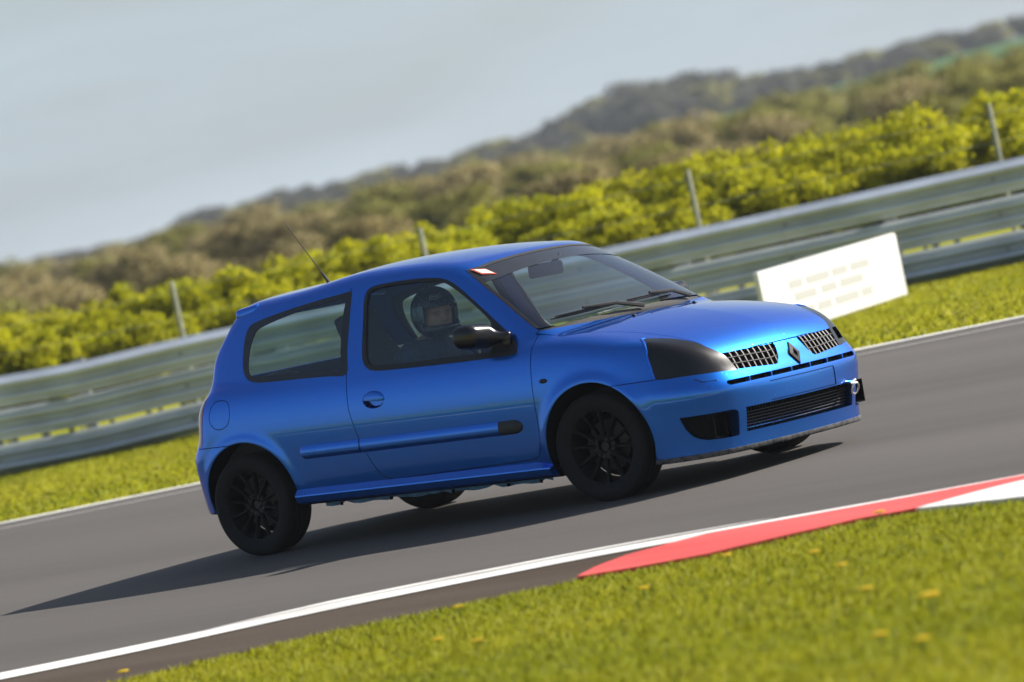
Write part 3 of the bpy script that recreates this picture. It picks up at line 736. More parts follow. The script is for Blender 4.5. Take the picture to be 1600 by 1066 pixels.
# side mouldings, skirts, repeaters, handles, mirrors
for s in (-1, 1):
    def mould(x0, x1, name, m, parent, rnd0, rnd1):
        rings = []
        for x in np.unique(np.concatenate([np.linspace(x0, x1, 40), x0 + np.array([0.004, 0.012, 0.025, 0.045]), x1 - np.array([0.004, 0.012, 0.025, 0.045])])):
            k = 1.0
            if rnd0: k *= math.sqrt(max(0.03, 1 - max(0, 1 - (x - x0) / 0.05) ** 2))
            if rnd1: k *= math.sqrt(max(0.03, 1 - max(0, 1 - (x1 - x) / 0.06) ** 2))
            zc = 0.4715; hh = 0.037 * k; th = 0.017 * min(1, k + 0.1)
            ring_ = []
            for (u, w) in ((-1, -0.2), (-1, 0.35), (-0.82, 0.75), (-0.45, 1.0), (0.1, 0.95), (0.6, 0.7), (0.95, 0.25), (1, -0.2)):
                z = zc + u * hh
                ring_.append((x, s * (float(ysurf([x], [z])[0]) + w * th), z))
            rings.append(ring_)
        return sweep(name, rings, m, parent, angle=30)
    mould(0.447, 0.892, 'moulding', P, shell, True, False)
    mould(0.900, 1.868, 'moulding', P, DOORS[s], False, False)
    mould(1.870, 2.020, 'moulding_end', MAT['black'], DOORS[s], False, True)
    rings = []
    for x in np.linspace(0.365, 2.165, 30):
        y0 = float(ysurf([x], [0.262])[0]); e = min(1, (2.165 - x) / 0.10); zt = 0.277 - 0.028 * (1 - e)
        rings.append([(x, s * (y0 - 0.004), zt), (x, s * (y0 + 0.006), zt - 0.003), (x, s * (y0 + 0.030), 0.244), (x, s * (y0 + 0.031), 0.237), (x, s * (y0 + 0.020), 0.205), (x, s * (y0 - 0.02), 0.195)])
    sk = sweep('side_skirt', rings, P, CAR, angle=18)
    bm = bmesh.new()                                     # floor flange hanging under the skirt
    xs_ = np.concatenate([np.arange(0.50, 2.12, 0.05)]); prof = []
    for i, x in enumerate(xs_):
        y0 = float(ysurf([x], [0.262])[0]) - 0.05; zb = 0.166 + (0.012 if i % 7 in (3,) else 0) + 0.004 * math.sin(x * 31)
        prof.append(((x, s * y0, 0.20), (x, s * y0, zb)))
    vs = [[bm.verts.new(tuple(b2w(np.array(p_)))) for p_ in pr] for pr in prof]
    for a, b in zip(vs, vs[1:]): bm.faces.new((a[0], b[0], b[1], a[1]))
    bmesh.ops.solidify(bm, geom=bm.faces[:], thickness=0.004)
    bmobj('floor_flange', bm, MAT['sillsteel'], sk, smooth=False)
    for xb in (0.62, 0.98, 1.42, 1.80, 2.02):            # dark jacking clips and pipe brackets
        bm = bmesh.new(); bm_box(bm, (xb, s * (float(ysurf([xb], [0.262])[0]) - 0.045), 0.172), (0.014, 0.012, 0.018), 0.003)
        for v in bm.verts: v.co = Vector(b2w(np.array(v.co)))
        bmobj('clip', bm, MAT['dark'], sk)
    implicit('side_repeater', lambda x, y, z, s=s: ell_sdf(x, y, z, (2.205, s * float(ysurf([2.205], [0.685])[0]), 0.685), (0.026, 0.012, 0.0125)), (2.16, s * 0.82 - 0.06, 0.66), (2.25, s * 0.82 + 0.06, 0.71), 0.004, MAT['black'], WINGS[s])
    ys_ = float(ysurf([1.038], [0.70])[0])
    implicit('door_handle', lambda x, y, z, s=s, ys_=ys_: np.maximum(ell_sdf(x, y, z, (1.038, s * (ys_ - 0.006), 0.706), (0.074, 0.016, 0.041)), (0.697 + 0.5 * (1.038 - x) * 0.12) - z), (0.94, s * ys_ - 0.04, 0.64), (1.14, s * ys_ + 0.04, 0.77), 0.004, P, DOORS[s])
    def mirror_fn(x, y, z, s=s):
        yy = y * s
        xr = x - 1.80; 
        xs2 = x + 0.22 * (yy - 0.84)
        head = box_sdf(xs2, yy, z - 0.10 * (yy - 0.84), (1.826, 0.846, 0.958), (0.076, 0.098, 0.064), 0.056)
        head = smax(head, 1.772 - xs2, 0.018)
        arm = cap_sdf(x, yy, z, (1.865, 0.80, 0.950), (1.945, 0.745, 0.932), 0.034, 0.026)
        foot = cap_sdf(x, yy, z, (1.950, 0.738, 0.90), (1.960, 0.735, 0.94), 0.027, 0.02)
        return smin(smin(head, arm, 0.05), foot, 0.02)
    mo = implicit('door_mirror', mirror_fn, (1.68, (0.68 if s > 0 else -1.03), 0.86), (2.06, (1.03 if s > 0 else -0.68), 1.05), 0.008, MAT['satin'])
    mo.parent = CAR
    bm = bmesh.new(); q = [bm.verts.new(tuple(b2w(np.array([1.768 - 0.22 * (0.006 + 0.08 * math.cos(t)), s * (0.846 + 0.08 * math.cos(t)), 0.960 + 0.045 * math.sin(t)])))) for t in np.linspace(0, 2 * math.pi, 25)[:-1]]
    bm.faces.new(q); bmobj('mirror_glass', bm, MAT['chrome'], mo, smooth=False)
# roof spoiler
def spoil(x, y, z):
    a = np.abs(y); xe = -0.165 + 0.18 * a * a; zc = 1.276 - 0.10 * a * a + 0.02 * (x + 0.1)
    f = np.maximum(np.abs(z - zc + 0.012) - (0.024 + 0.10 * np.clip(x + 0.17, 0, 0.2)), -1)
    f = smax(f, xe - x, 0.03); f = smax(f, x - 0.06, 0.02); return smax(f, a - 0.545, 0.05)
sp = implicit('roof_spoiler', spoil, (-0.22, -0.60, 1.14), (0.10, 0.60, 1.36), 0.012, P, CAR)
# aerial
bm = bmesh.new()
ab = np.array([0.125, 0.0, 1.325]); at_ = np.array([-0.135, 0.0, 1.70])
tube(bm, [tuple(b2w(ab + (at_ - ab) * t)) for t in (0, 0.08, 0.16, 0.17, 1.0)], [0.011, 0.008, 0.006, 0.0032, 0.0022], 8)
bmobj('aerial', bm, MAT['black'], CAR)
# wipers, washer jets, tax disc sticker
def wsx(y, z, lo=1.3, hi=2.5):
    y = np.asarray(y, float); z = np.asarray(z, float) + 0 * y; lo = np.full(y.shape, lo); hi = np.full(y.shape, hi)
    for _ in range(30):
        m = (lo + hi) / 2; i = f_ws(m, np.abs(y), z) < 0; lo = np.where(i, m, lo); hi = np.where(i, hi, m)
    return lo
def wpt(y, z, d=0.012): return tuple(b2w(np.array([float(wsx([y], [z])[0]) + d * 0.53, y, z + d * 0.85])))
def wiper(yb, zb, yk, zk, y0, z0, y1, z1):
    bm = bmesh.new()
    tube(bm, [wpt(yb, zb, 0.01), wpt((yb + yk) / 2, (zb + zk) / 2, 0.04), wpt(yk, zk, 0.032)], [0.013, 0.010, 0.007], 6)
    w = bmobj('wiper', bm, MAT['black'], CAR)
    bm = bmesh.new(); tube(bm, [wpt(y0 + (y1 - y0) * t, z0 + (z1 - z0) * t, 0.012) for t in np.linspace(0, 1, 8)], [0.004] + [0.0075] * 6 + [0.004], 5)
    bmobj('wiper_blade', bm, MAT['chrome'] if False else MAT['black'], w)
    bm = bmesh.new(); tube(bm, [wpt(y0 + (y1 - y0) * t, z0 + (z1 - z0) * t, 0.024) for t in np.linspace(0.05, 0.95, 7)], 0.004, 5)
    bmobj('wiper_spine', bm, MAT['badge'], w)
wiper(-0.02, 0.955, -0.41, 0.985, -0.60, 0.972, -0.14, 0.990)
wiper(0.46, 0.952, 0.10, 0.992, -0.12, 0.985, 0.36, 0.992)
for s in (-1, 1):
    zt = float(zsurf([2.415], [0.257])[0])
    implicit('washer_jet', lambda x, y, z, s=s, zt=zt: ell_sdf(x, y, z, (2.415, s * 0.257, zt), (0.014, 0.010, 0.011)), (2.38, s * 0.257 - 0.03, zt - 0.03), (2.45, s * 0.257 + 0.03, zt + 0.03), 0.004, MAT['black'], hoodo)
def patch_on_ws(name, y0, y1, z0, z1, m, parent, d):
    bm = bmesh.new(); vs = [bm.verts.new(wpt(y, z, d)) for y, z in ((y0, z0 + 0.012), (y1, z0), (y1, z1), (y0, z1 + 0.010))]; bm.faces.new(vs)
    return bmobj(name, bm, m, parent, smooth=False)
st = patch_on_ws('screen_sticker', -0.522, -0.468, 1.247, 1.283, MAT['stickerred'], wso, 0.004)
patch_on_ws('sticker_print', -0.516, -0.474, 1.252, 1.278, MAT['sticker'], wso, 0.006)

# ------------------------------------------------------------------ wheels
TR = 0.282
tp = [(0.188, -0.082), (0.205, -0.092), (0.235, -0.099), (0.258, -0.097), (0.272, -0.088), (0.279, -0.072)]
tp2 = list(tp)
for gy in (-0.045, -0.015, 0.015, 0.045):
    tp2 += [(0.2815, gy - 0.006), (0.2755, gy - 0.004), (0.2755, gy + 0.004), (0.2815, gy + 0.006)]
tp2 += [(r, -o) for r, o in tp[::-1]]
tv, tf = lathe(tp2, 96)
ty_me = npmesh('tyre', tv, tf, MAT['tyre']); ty_me.set_sharp_from_angle(angle=math.radians(40))
rp = [(0.202, -0.090), (0.207, -0.086), (0.203, -0.080), (0.192, -0.076), (0.186, -0.060), (0.176, -0.03), (0.172, 0.06), (0.190, 0.085), (0.2, 0.09)]
rv, rf = lathe(rp, 72)
def spoke_mesh():
    bm = bmesh.new()
    me = bpy.data.meshes.new('t'); me.from_pydata([tuple(v) for v in rv], [], [tuple(int(i) for i in q) for q in rf]); bm.from_mesh(me)
    n0 = len(bm.faces)
    for k in range(12):
        t = 2 * math.pi * k / 12 + 0.12; rings = []
        u = Vector((math.cos(t), 0, math.sin(t))); n = Vector((-math.sin(t), 0, math.cos(t)))
        for r, o, w, d in ((0.045, -0.050, 0.012, 0.016), (0.08, -0.056, 0.0095, 0.016), (0.13, -0.060, 0.009, 0.015), (0.165, -0.066, 0.010, 0.013), (0.188, -0.070, 0.014, 0.012)):
            c = u * r + Vector((0, o, 0))
            rings.append([bm.verts.new(c + n * (w * a) + Vector((0, d * b, 0))) for a, b in ((-1, 1.2), (-0.85, 0.0), (-0.35, -0.4), (0.35, -0.4), (0.85, 0.0), (1, 1.2))])
        for A, B in zip(rings, rings[1:]):
            for i in range(6):
                f_ = bm.faces.new((A[i], A[(i + 1) % 6], B[(i + 1) % 6], B[i])); f_.material_index = 1
    hv, hf = lathe([(0.0001, -0.050), (0.020, -0.050), (0.024, -0.046), (0.026, -0.030), (0.034, -0.030), (0.040, -0.052), (0.058, -0.056), (0.066, -0.048), (0.066, 0.0)], 36)
    me2 = bpy.data.meshes.new('t2'); me2.from_pydata([tuple(v) for v in hv], [], [tuple(int(i) for i in q) for q in hf]); bm.from_mesh(me2)
    for k in range(4):
        t = 2 * math.pi * k / 4 + 0.5
        r = bmesh.ops.create_cone(bm, cap_ends=True, segments=6, radius1=0.009, radius2=0.008, depth=0.02, matrix=Matrix.Translation((0.046 * math.cos(t), -0.058, 0.046 * math.sin(t))) @ Matrix.Rotation(math.pi / 2, 4, 'X'))
    bmesh.ops.recalc_face_normals(bm, faces=bm.faces)
    m = bpy.data.meshes.new('rim'); bm.to_mesh(m); bm.free(); m.materials.append(MAT['rim']); m.materials.append(MAT['spoke'])
    m.polygons.foreach_set('use_smooth', np.ones(len(m.polygons), bool)); m.set_sharp_from_angle(angle=math.radians(35))
    bpy.data.meshes.remove(me); bpy.data.meshes.remove(me2)
    return m
rim_me = spoke_mesh()
dv, df = lathe([(0.05, 0.0), (0.07, -0.006), (0.072, -0.012), (0.128, -0.012), (0.128, 0.010), (0.06, 0.012)], 48)
disc_me = npmesh('brake_disc', dv, df, MAT['iron']); disc_me.set_sharp_from_angle(angle=math.radians(30))
bm = bmesh.new(); bm_box(bm, (0, 0, 0), (0.06, 0.075, 0.12), 0.012)
me_c = bpy.data.meshes.new('caliper'); bm.to_mesh(me_c); bm.free(); me_c.materials.append(MAT['iron'])
bv, bf = lathe([(0.0001, 0.075), (0.165, 0.075), (0.168, 0.06)], 40); back_me = npmesh('backplate', bv, bf, MAT['dark'])
for (wx, s, steer) in ((0.0, -1, 0), (2.472, -1, 5.0), (0.0, 1, 0), (2.472, 1, 5.0)):
    w = empty('wheel', (wx, s * 0.690, TR), CAR)
    w.rotation_euler = (0, 0, math.radians(steer) + (0 if s < 0 else math.pi))
    obj('tyre', ty_me, w)
    r_ = obj('rim', rim_me, w); r_.rotation_euler = (0, 0.35 + wx, 0)
    obj('brake_disc', disc_me, w)
    c_ = obj('caliper', me_c, w); c_.location = (0.112 * math.cos(0.5), 0.0, 0.112 * math.sin(0.5)); c_.rotation_euler = (0, -0.5, 0)
    obj('backplate', back_me, w)
for cx, cz, r, zs_ in (ARF, ARR):
    for s in (-1, 1):
        prof = [(s * 0.80, r + 0.0015), (s * 0.74, r + 0.01), (s * 0.50, r + 0.01), (s * 0.44, r - 0.02), (s * 0.44, 0.02)]
        vv, ff = [], []; nn = 28
        for i in range(nn + 1):
            t = math.pi * (-0.06 + 1.12 * i / nn)
            for y, rr in prof:
                X_, Z_ = cx + rr * math.cos(t), cz + rr * math.sin(t) / (zs_ if math.sin(t) > 0 else 1.0); ym = float(ysurf([X_], [Z_])[0]) - 0.005
                vv.append((X_, y if abs(y) < 0.72 else s * (ym if abs(y) > 0.79 else min(ym - 0.01, 0.75)), Z_))
        k = len(prof)
        for i in range(nn):
            for j in range(k - 1): ff.append((i * k + j, i * k + j + 1, (i + 1) * k + j + 1, (i + 1) * k + j))
        obj('arch_liner', npmesh('arch_liner', b2w(np.array(vv)), np.array(ff), MAT['dark']), CAR)

# ------------------------------------------------------------------ cabin
bm = bmesh.new(); bm_box(bm, (1.05, 0, 0.24), (2.1, 1.42, 0.03)); bm_box(bm, (2.13, 0, 0.55), (0.03, 1.3, 0.62)); bm_box(bm, (-0.02, 0, 0.53), (0.5, 1.30, 0.56), 0.03)
for v in bm.verts: v.co = Vector(b2w(np.array(v.co)))
bmobj('cabin_floor', bm, MAT['interior'], CAR, smooth=False)
def dash(x, y, z): return smax(smax(box_sdf(x, y, z, (1.96, 0, 0.80), (0.22, 0.66, 0.125), 0.06), (z - 0.905) + 0.25 * (x - 1.9) ** 2, 0.03), -(1.70 + 0.25 * np.clip(0.9 - z, 0, 0.3) - x) * -1 if False else np.full_like(x, -1.0), 0.01)
implicit('dashboard', dash, (1.65, -0.75, 0.60), (2.25, 0.75, 0.98), 0.02, MAT['interior'], CAR)
def seat_fn(yc):
    def f(x, y, z):
        yy = np.abs(y - yc)
        ang = 0.30; bx = x - 0.86; bz = z - 0.36
        u = bx * math.cos(ang) + bz * math.sin(ang); w = -bx * math.sin(ang) + bz * math.cos(ang)   # w up the backrest
        wid = 0.235 - 0.10 * np.clip((w - 0.48) / 0.2, 0, 1) ** 1.2 + 0.0 * w
        back = smax(np.abs(u + 0.02) - (0.05 + 0.09 * np.clip((yy - 0.17) / 0.07, 0, 1) * np.clip((0.62 - w) / 0.1, 0, 1)), np.maximum(yy - wid, np.maximum(w - 0.83, -0.02 - w)), 0.03)
        base = smax(box_sdf(x, y, z, (1.10, yc, 0.36), (0.27, 0.24, 0.07), 0.04), -1 * np.ones_like(x), 0.01)
        return smin(back, base, 0.05)
    return f
for yc in (-0.36,):
    implicit('seat', seat_fn(yc), (0.5, yc - 0.32, 0.22), (1.45, yc + 0.32, 1.24), 0.02, MAT['seat'], CAR)
# rear strut towers
for yc in (-0.50, 0.50):
    implicit('strut_tower', lambda x, y, z, yc=yc: ell_sdf(x, y, z, (0.12, yc, 0.80), (0.15, 0.14, 0.11)), (-0.1, yc - 0.2, 0.65), (0.35, yc + 0.2, 0.95), 0.02, MAT['interior'], CAR)
bm = bmesh.new()
sw = [np.array([1.58 - 0.06 * math.sin(t), -0.36 + 0.175 * math.cos(t), 0.80 + 0.165 * math.sin(t)]) for t in np.linspace(0, 2 * math.pi, 33)]
tube(bm, [tuple(b2w(p_)) for p_ in sw], 0.014, 8, caps=False)
for t in (0.0, math.pi, -math.pi / 2):
    tube(bm, [tuple(b2w(np.array([1.60, -0.36, 0.80]))), tuple(b2w(np.array([1.58 - 0.06 * math.sin(t), -0.36 + 0.175 * math.cos(t), 0.80 + 0.165 * math.sin(t)])))], 0.011, 6)
tube(bm, [tuple(b2w(np.array([1.59, -0.36, 0.80]))), tuple(b2w(np.array([1.80, -0.36, 0.74])))], 0.03, 8)
bmobj('steering_wheel', bm, MAT['seat'], CAR)
def rvm(x, y, z): return smin(box_sdf(x - 0.15 * (y), y, z, (1.69, -0.02, 1.222), (0.016, 0.115, 0.036), 0.014), cap_sdf(x, y, z, (1.71, 0.0, 1.24), (1.76, 0.02, 1.285), 0.012, 0.012), 0.01)
implicit('rear_view_mirror', rvm, (1.6, -0.2, 1.14), (1.85, 0.2, 1.32), 0.009, MAT['badge'], CAR)
# driver
HC = np.array([1.165, -0.36, 1.085]); HY = math.radians(-24)   # head turned a little towards the camera
def hl_(x, y, z):
    dx, dy, dz = x - HC[0], y - HC[1], z - HC[2]; c, s_ = math.cos(HY), math.sin(HY)
    return dx * c + dy * s_, -dx * s_ + dy * c, dz
def person_fn(x, y, z):
    X, Y, Z = hl_(x, y, z)
    head = ell_sdf(X, Y, Z, (0.012, 0, -0.012), (0.098, 0.080, 0.118))
    nose = cap_sdf(X, Y, Z, (0.103, 0, 0.012), (0.125, 0, -0.028), 0.010, 0.015)
    brow = cap_sdf(X, np.abs(Y), Z, (0.098, 0.012, 0.022), (0.083, 0.050, 0.018), 0.012, 0.010)
    chin = ell_sdf(X, Y, Z, (0.075, 0, -0.095), (0.035, 0.035, 0.025))
    lips = ell_sdf(X, Y, Z, (0.100, 0, -0.060), (0.014, 0.028, 0.010))
    f = smin(smin(smin(head, nose, 0.02), smin(brow, chin, 0.03), 0.02), lips, 0.01)
    eye = ell_sdf(X, np.abs(Y), Z, (0.100, 0.033, 0.004), (0.014, 0.020, 0.011)); f = smax(f, -eye, 0.008)
    f = smin(f, cap_sdf(x, y, z, (1.14, -0.36, 0.93), (1.15, -0.36, 1.02), 0.062, 0.058), 0.03)
    yy = np.abs(y + 0.36)
    torso = smin(smax(box_sdf(x, y, z, (1.05, -0.36, 0.72), (0.13, 0.19, 0.24), 0.12), -1 + 0 * x, 0.01), cap_sdf(x, yy, z, (1.09, 0.0, 0.91), (1.08, 0.185, 0.875), 0.07, 0.062), 0.08)
    f = smin(f, torso, 0.05)
    arm = smin(cap_sdf(x, yy, z, (1.08, 0.20, 0.87), (1.26, 0.255, 0.66), 0.060, 0.046), cap_sdf(x, yy, z, (1.26, 0.255, 0.66), (1.52, 0.185, 0.795), 0.045, 0.033), 0.03)
    f = smin(f, arm, 0.03)
    hand = smin(ell_sdf(x, yy, z, (1.555, 0.178, 0.805), (0.045, 0.030, 0.042)), cap_sdf(x, yy, z, (1.56, 0.165, 0.815), (1.575, 0.140, 0.845), 0.013, 0.010), 0.015)
    for dz in (0.03, 0.01, -0.01, -0.03):
        hand = smin(hand, cap_sdf(x, yy, z, (1.575, 0.190, 0.803 + dz), (1.598, 0.172, 0.803 + dz), 0.010, 0.009), 0.006)
    f = smin(f, hand, 0.02)
    leg = smin(cap_sdf(x, yy, z, (1.08, 0.10, 0.48), (1.50, 0.13, 0.56), 0.085, 0.062), cap_sdf(x, yy, z, (1.50, 0.13, 0.56), (1.80, 0.11, 0.32), 0.058, 0.042), 0.03)
    leg = smin(leg, cap_sdf(x, yy, z, (1.82, 0.11, 0.31), (1.93, 0.10, 0.37), 0.042, 0.034), 0.03)
    return smin(f, smin(leg, ell_sdf(x, y, z, (1.06, -0.36, 0.50), (0.15, 0.18, 0.11)), 0.06), 0.08)
v, f = surface_nets(person_fn, (0.85, -0.72, 0.24), (2.0, 0.0, 1.24), 0.0125); v = project(person_fn, v, 3, lock=False); n = grad(person_fn, v); n /= np.linalg.norm(n, axis=1, keepdims=True)
f = tri(f, v); q = (np.cross(v[f[:, 1]] - v[f[:, 0]], v[f[:, 2]] - v[f[:, 0]]) * n[f].mean(1)).sum(1) < 0; f[q] = f[q][:, ::-1]
cc = v[f].mean(1); mi = np.where((np.linalg.norm(cc - HC, axis=1) < 0.17) & (cc[:, 2] > 0.965), 0, np.where((cc[:, 0] > 1.50) & (cc[:, 2] > 0.70), 2, 1))
skin = simple('skin', (0.50, 0.27, 0.19), 0.5, var=0.1, scale=40)
suit = simple('dark blue race suit', (0.030, 0.045, 0.085), 0.8, var=0.3, scale=30, bump=0.1)
glove = simple('black glove', (0.02, 0.02, 0.022), 0.7)
PER = obj('person', npmesh('person', b2w(v), f, [skin, suit, glove], rotb(n), midx=mi))
tag(PER, 'driver in dark helmet and dark suit seated behind the near door window', 'person')
def helmet_fn(x, y, z):
    X, Y, Z = hl_(x, y, z)
    o = ell_sdf(X, Y, Z, (-0.005, 0, 0.012), (0.146, 0.125, 0.138))
    chinb = ell_sdf(X, Y, Z, (0.055, 0, -0.075), (0.105, 0.112, 0.055))
    o = smin(o, chinb, 0.04)
    o = smax(o, -(o + 0.022), 0.006)
    port = box_sdf(X, Y, Z, (0.14, 0, -0.008), (0.095, 0.16, 0.048), 0.02)
    o = smax(o, -port, 0.008)
    return smax(o, -0.125 - Z, 0.01)
he = implicit('helmet', helmet_fn, (0.95, -0.60, 0.92), (1.40, -0.12, 1.26), 0.009, simple('dark helmet shell', (0.018, 0.018, 0.022), 0.25, var=0.1, coat=0.5), PER)
def hpt(u, w, d=0.002):
    """point on the helmet shell, u round from the nose towards the camera side, w up"""
    X = 0.0; r = np.array([math.cos(w) * math.cos(u) * 0.146, -math.cos(w) * math.sin(u) * 0.125, math.sin(w) * 0.138]); r *= 1 + d / 0.13; r += np.array([-0.005, 0, 0.012])
    c, s_ = math.cos(HY), math.sin(HY)
    return tuple(b2w(HC + np.array([r[0] * c - r[1] * s_, r[0] * s_ + r[1] * c, r[2]])))
def hpatch(name, u0, u1, w0, w1, m, d):
    bm = bmesh.new(); g_ = [[bm.verts.new(hpt(u0 + (u1 - u0) * i / 6, w0 + (w1 - w0) * j / 3, d)) for i in range(7)] for j in range(4)]
    for j in range(3):
        for i in range(6): bm.faces.new((g_[j][i], g_[j][i + 1], g_[j + 1][i + 1], g_[j + 1][i]))
    return bmobj(name, bm, m, PER)
hpatch('helmet_label', 0.05, 0.62, 0.52, 0.72, MAT['grey'], 0.003); hpatch('label_field', 0.08, 0.59, 0.55, 0.69, MAT['seat'], 0.0045)
for k in range(6): hpatch('label_mark', 0.12 + k * 0.075, 0.165 + k * 0.075, 0.58, 0.66, MAT['grey'], 0.006)
hpatch('visor', 0.95, 1.62, -0.22, 0.30, simple('smoked visor', (0.07, 0.12, 0.14), 0.2, coat=0.6), 0.006)

# ------------------------------------------------------------------ ground, track, verges
def ground_mat(name, cols, scale, stretch=None, rough=0.9, bump=0.3, fine=60, spec=0.0):
    m, t, b = mat(name); setp(b, Roughness=rough); b.inputs['Specular IOR Level'].default_value = spec
    tcx = t.nodes.new('ShaderNodeTexCoord'); mp_ = t.nodes.new('ShaderNodeMapping')
    t.links.new(tcx.outputs['Object'], mp_.inputs['Vector'])
    if stretch: mp_.inputs['Rotation'].default_value = (0, 0, -stretch[0]); mp_.inputs['Scale'].default_value = (stretch[1], 1, 1)
    n1 = t.nodes.new('ShaderNodeTexNoise'); n1.inputs['Scale'].default_value = scale; n1.inputs['Detail'].default_value = 8; n1.inputs['Roughness'].default_value = 0.6
    n2 = t.nodes.new('ShaderNodeTexNoise'); n2.inputs['Scale'].default_value = fine; n2.inputs['Detail'].default_value = 6; n2.inputs['Roughness'].default_value = 0.75
    t.links.new(mp_.outputs[0], n1.inputs['Vector']); t.links.new(tcx.outputs['Object'], n2.inputs['Vector'])
    r = t.nodes.new('ShaderNodeValToRGB'); r.color_ramp.elements[0].position = 0.32; r.color_ramp.elements[1].position = 0.68
    r.color_ramp.elements[0].color = (*cols[0], 1); r.color_ramp.elements[1].color = (*cols[-1], 1)
    for i, c in enumerate(cols[1:-1]):
        e = r.color_ramp.elements.new(0.32 + 0.36 * (i + 1) / (len(cols) - 1)); e.color = (*c, 1)
    t.links.new(n1.outputs['Fac'], r.inputs[0])
    mr = t.nodes.new('ShaderNodeMapRange'); mr.inputs['From Min'].default_value = 0.3; mr.inputs['From Max'].default_value = 0.7; mr.inputs['To Min'].default_value = 0.72; mr.inputs['To Max'].default_value = 1.25
    t.links.new(n2.outputs['Fac'], mr.inputs['Value'])
    mx = t.nodes.new('ShaderNodeMixRGB'); mx.blend_type = 'MULTIPLY'; mx.inputs['Fac'].default_value = 1
    t.links.new(r.outputs[0], mx.inputs['Color1']); t.links.new(mr.outputs[0], mx.inputs['Color2']); t.links.new(mx.outputs[0], b.inputs['Base Color'])
    bu = t.nodes.new('ShaderNodeBump'); bu.inputs['Strength'].default_value = bump; bu.inputs['Distance'].default_value = 0.01
    t.links.new(n2.outputs['Fac'], bu.inputs['Height']); t.links.new(bu.outputs[0], b.inputs['Normal'])
    return m
TDIR = math.radians(28)
asph = ground_mat('asphalt', [(0.0583, 0.0526, 0.0479), (0.079, 0.0714, 0.0658), (0.0921, 0.0837, 0.0761)], 0.5, (TDIR, 0.07), 0.85, 0.4, 160, 0.3)
asph2 = ground_mat('worn run-off asphalt', [(0.068, 0.054, 0.044), (0.092, 0.078, 0.066)], 1.2, (TDIR, 0.15), 0.9, 0.4, 110)
soil = ground_mat('grass floor', [(0.1819, 0.2002, 0.0096), (0.2694, 0.2697, 0.012), (0.3289, 0.296, 0.0216)], 0.7, (TDIR, 0.35), 0.95, 0.5, 40)
white = ground_mat('white road paint', [(0.50, 0.485, 0.46), (0.68, 0.67, 0.64), (0.75, 0.74, 0.71)], 2.2, (TDIR, 0.25), 0.75, 0.25, 120, 0.3)
white2 = simple('faded white road paint', (0.36, 0.35, 0.33), 0.8, var=0.25, scale=18)
kred = ground_mat('red kerb paint', [(0.40, 0.050, 0.045), (0.62, 0.072, 0.065), (0.68, 0.10, 0.09)], 1.6, (TDIR, 0.2), 0.7, 0.25, 90, 0.3)
kwhite = ground_mat('white kerb paint', [(0.45, 0.43, 0.41), (0.66, 0.64, 0.62), (0.74, 0.72, 0.70)], 1.6, (TDIR, 0.2), 0.7, 0.25, 90, 0.3)

def sheet(name, pts, z, m, kind='structure'):
    bm = bmesh.new(); f_ = bm.faces.new([bm.verts.new((x, y, z)) for x, y in pts])
    bmesh.ops.triangulate(bm, faces=[f_]); 
    for f_ in bm.faces:
        if f_.normal.z < 0: f_.normal_flip()
    me = bpy.data.meshes.new(name); bm.to_mesh(me); bm.free(); me.materials.append(m)
    return tag(obj(name, me), kind=kind)
G = 3000.0
gr_ = obj('ground', npmesh('ground', np.array([(-G, -G, 0), (G, -G, 0), (G, G, 0), (-G, G, 0)], float), np.array([[0, 1, 2, 3]]), soil)); tag(gr_, kind='structure')
nl = np.array([(-22, -17.5), (-12, -12.6), (-4, -8.5), (0.5, -5.75), (2.06, -4.74), (2.70, -4.33), (3.13, -3.96), (3.75, -3.56), (4.27, -3.30), (4.89, -3.10), (5.33, -2.98), (5.77, -2.86), (6.28, -2.68), (8.0, -2.05), (12, -0.6), (20, 2.3), (40, 9.5)])
def resample(P, n):
    d = np.concatenate([[0], np.cumsum(np.linalg.norm(np.diff(P, axis=0), axis=1))]); sx, sy = Spl(np.stack([d, P[:, 0]], 1)), Spl(np.stack([d, P[:, 1]], 1))
    t = np.linspace(0, d[-1], n); return np.stack([sx(t), sy(t)], 1)
nlc = resample(nl, 400)
def normals2(P):
    t = np.gradient(P, axis=0); t /= np.linalg.norm(t, axis=1, keepdims=True); return np.stack([-t[:, 1], t[:, 0]], 1)
def ribbon(name, P, w0, w1, z, m, kind='structure'):
    n = normals2(P); A = P + n * np.asarray(w0).reshape(-1, 1); B = P + n * np.asarray(w1).reshape(-1, 1)
    V_ = np.concatenate([np.c_[A, np.full(len(P), z)], np.c_[B, np.full(len(P), z)]]); k = len(P); i = np.arange(k - 1)
    F_ = np.stack([i, i + k, i + k + 1, i + 1], 1)[:, ::-1]
    me = npmesh(name, V_, F_, m)
    return tag(obj(name, me), kind=kind)
fl = np.array([(-60, -16.5), (-40, -8.4), (-24, -1.3), (-16, 2.2), (-8.61, 5.45), (-7.85, 5.78), (-7.12, 6.10), (-4.8, 7.15), (-2.44, 8.22), (-1.06, 8.75), (4, 10.8), (12, 13.9), (30, 21)])
flc = resample(fl, 200)
hw = np.interp(nlc[:, 0], [1.5, 3.5, 6.3], [0.19, 0.16, 0.085])
gedge = np.array([(-20, -22), (-8, -14.0), (0, -8.6), (2.2, -6.75), (3.60, -5.50), (3.90, -5.14), (4.15, -4.82), (4.47, -4.60), (4.80, -4.38), (5.05, -4.20), (5.3, -4.15), (5.6, -4.05), (5.82, -3.78), (6.02, -3.52), (6.3, -3.47), (6.6, -3.55), (6.9, -3.62), (7.5, -3.62), (9, -3.2), (14, -1.2), (40, 8.2)])
near_asph = [tuple(p_) for p_ in gedge]
trk = [tuple(p_) for p_ in nlc[np.searchsorted(nlc[:, 0], -22):]] 
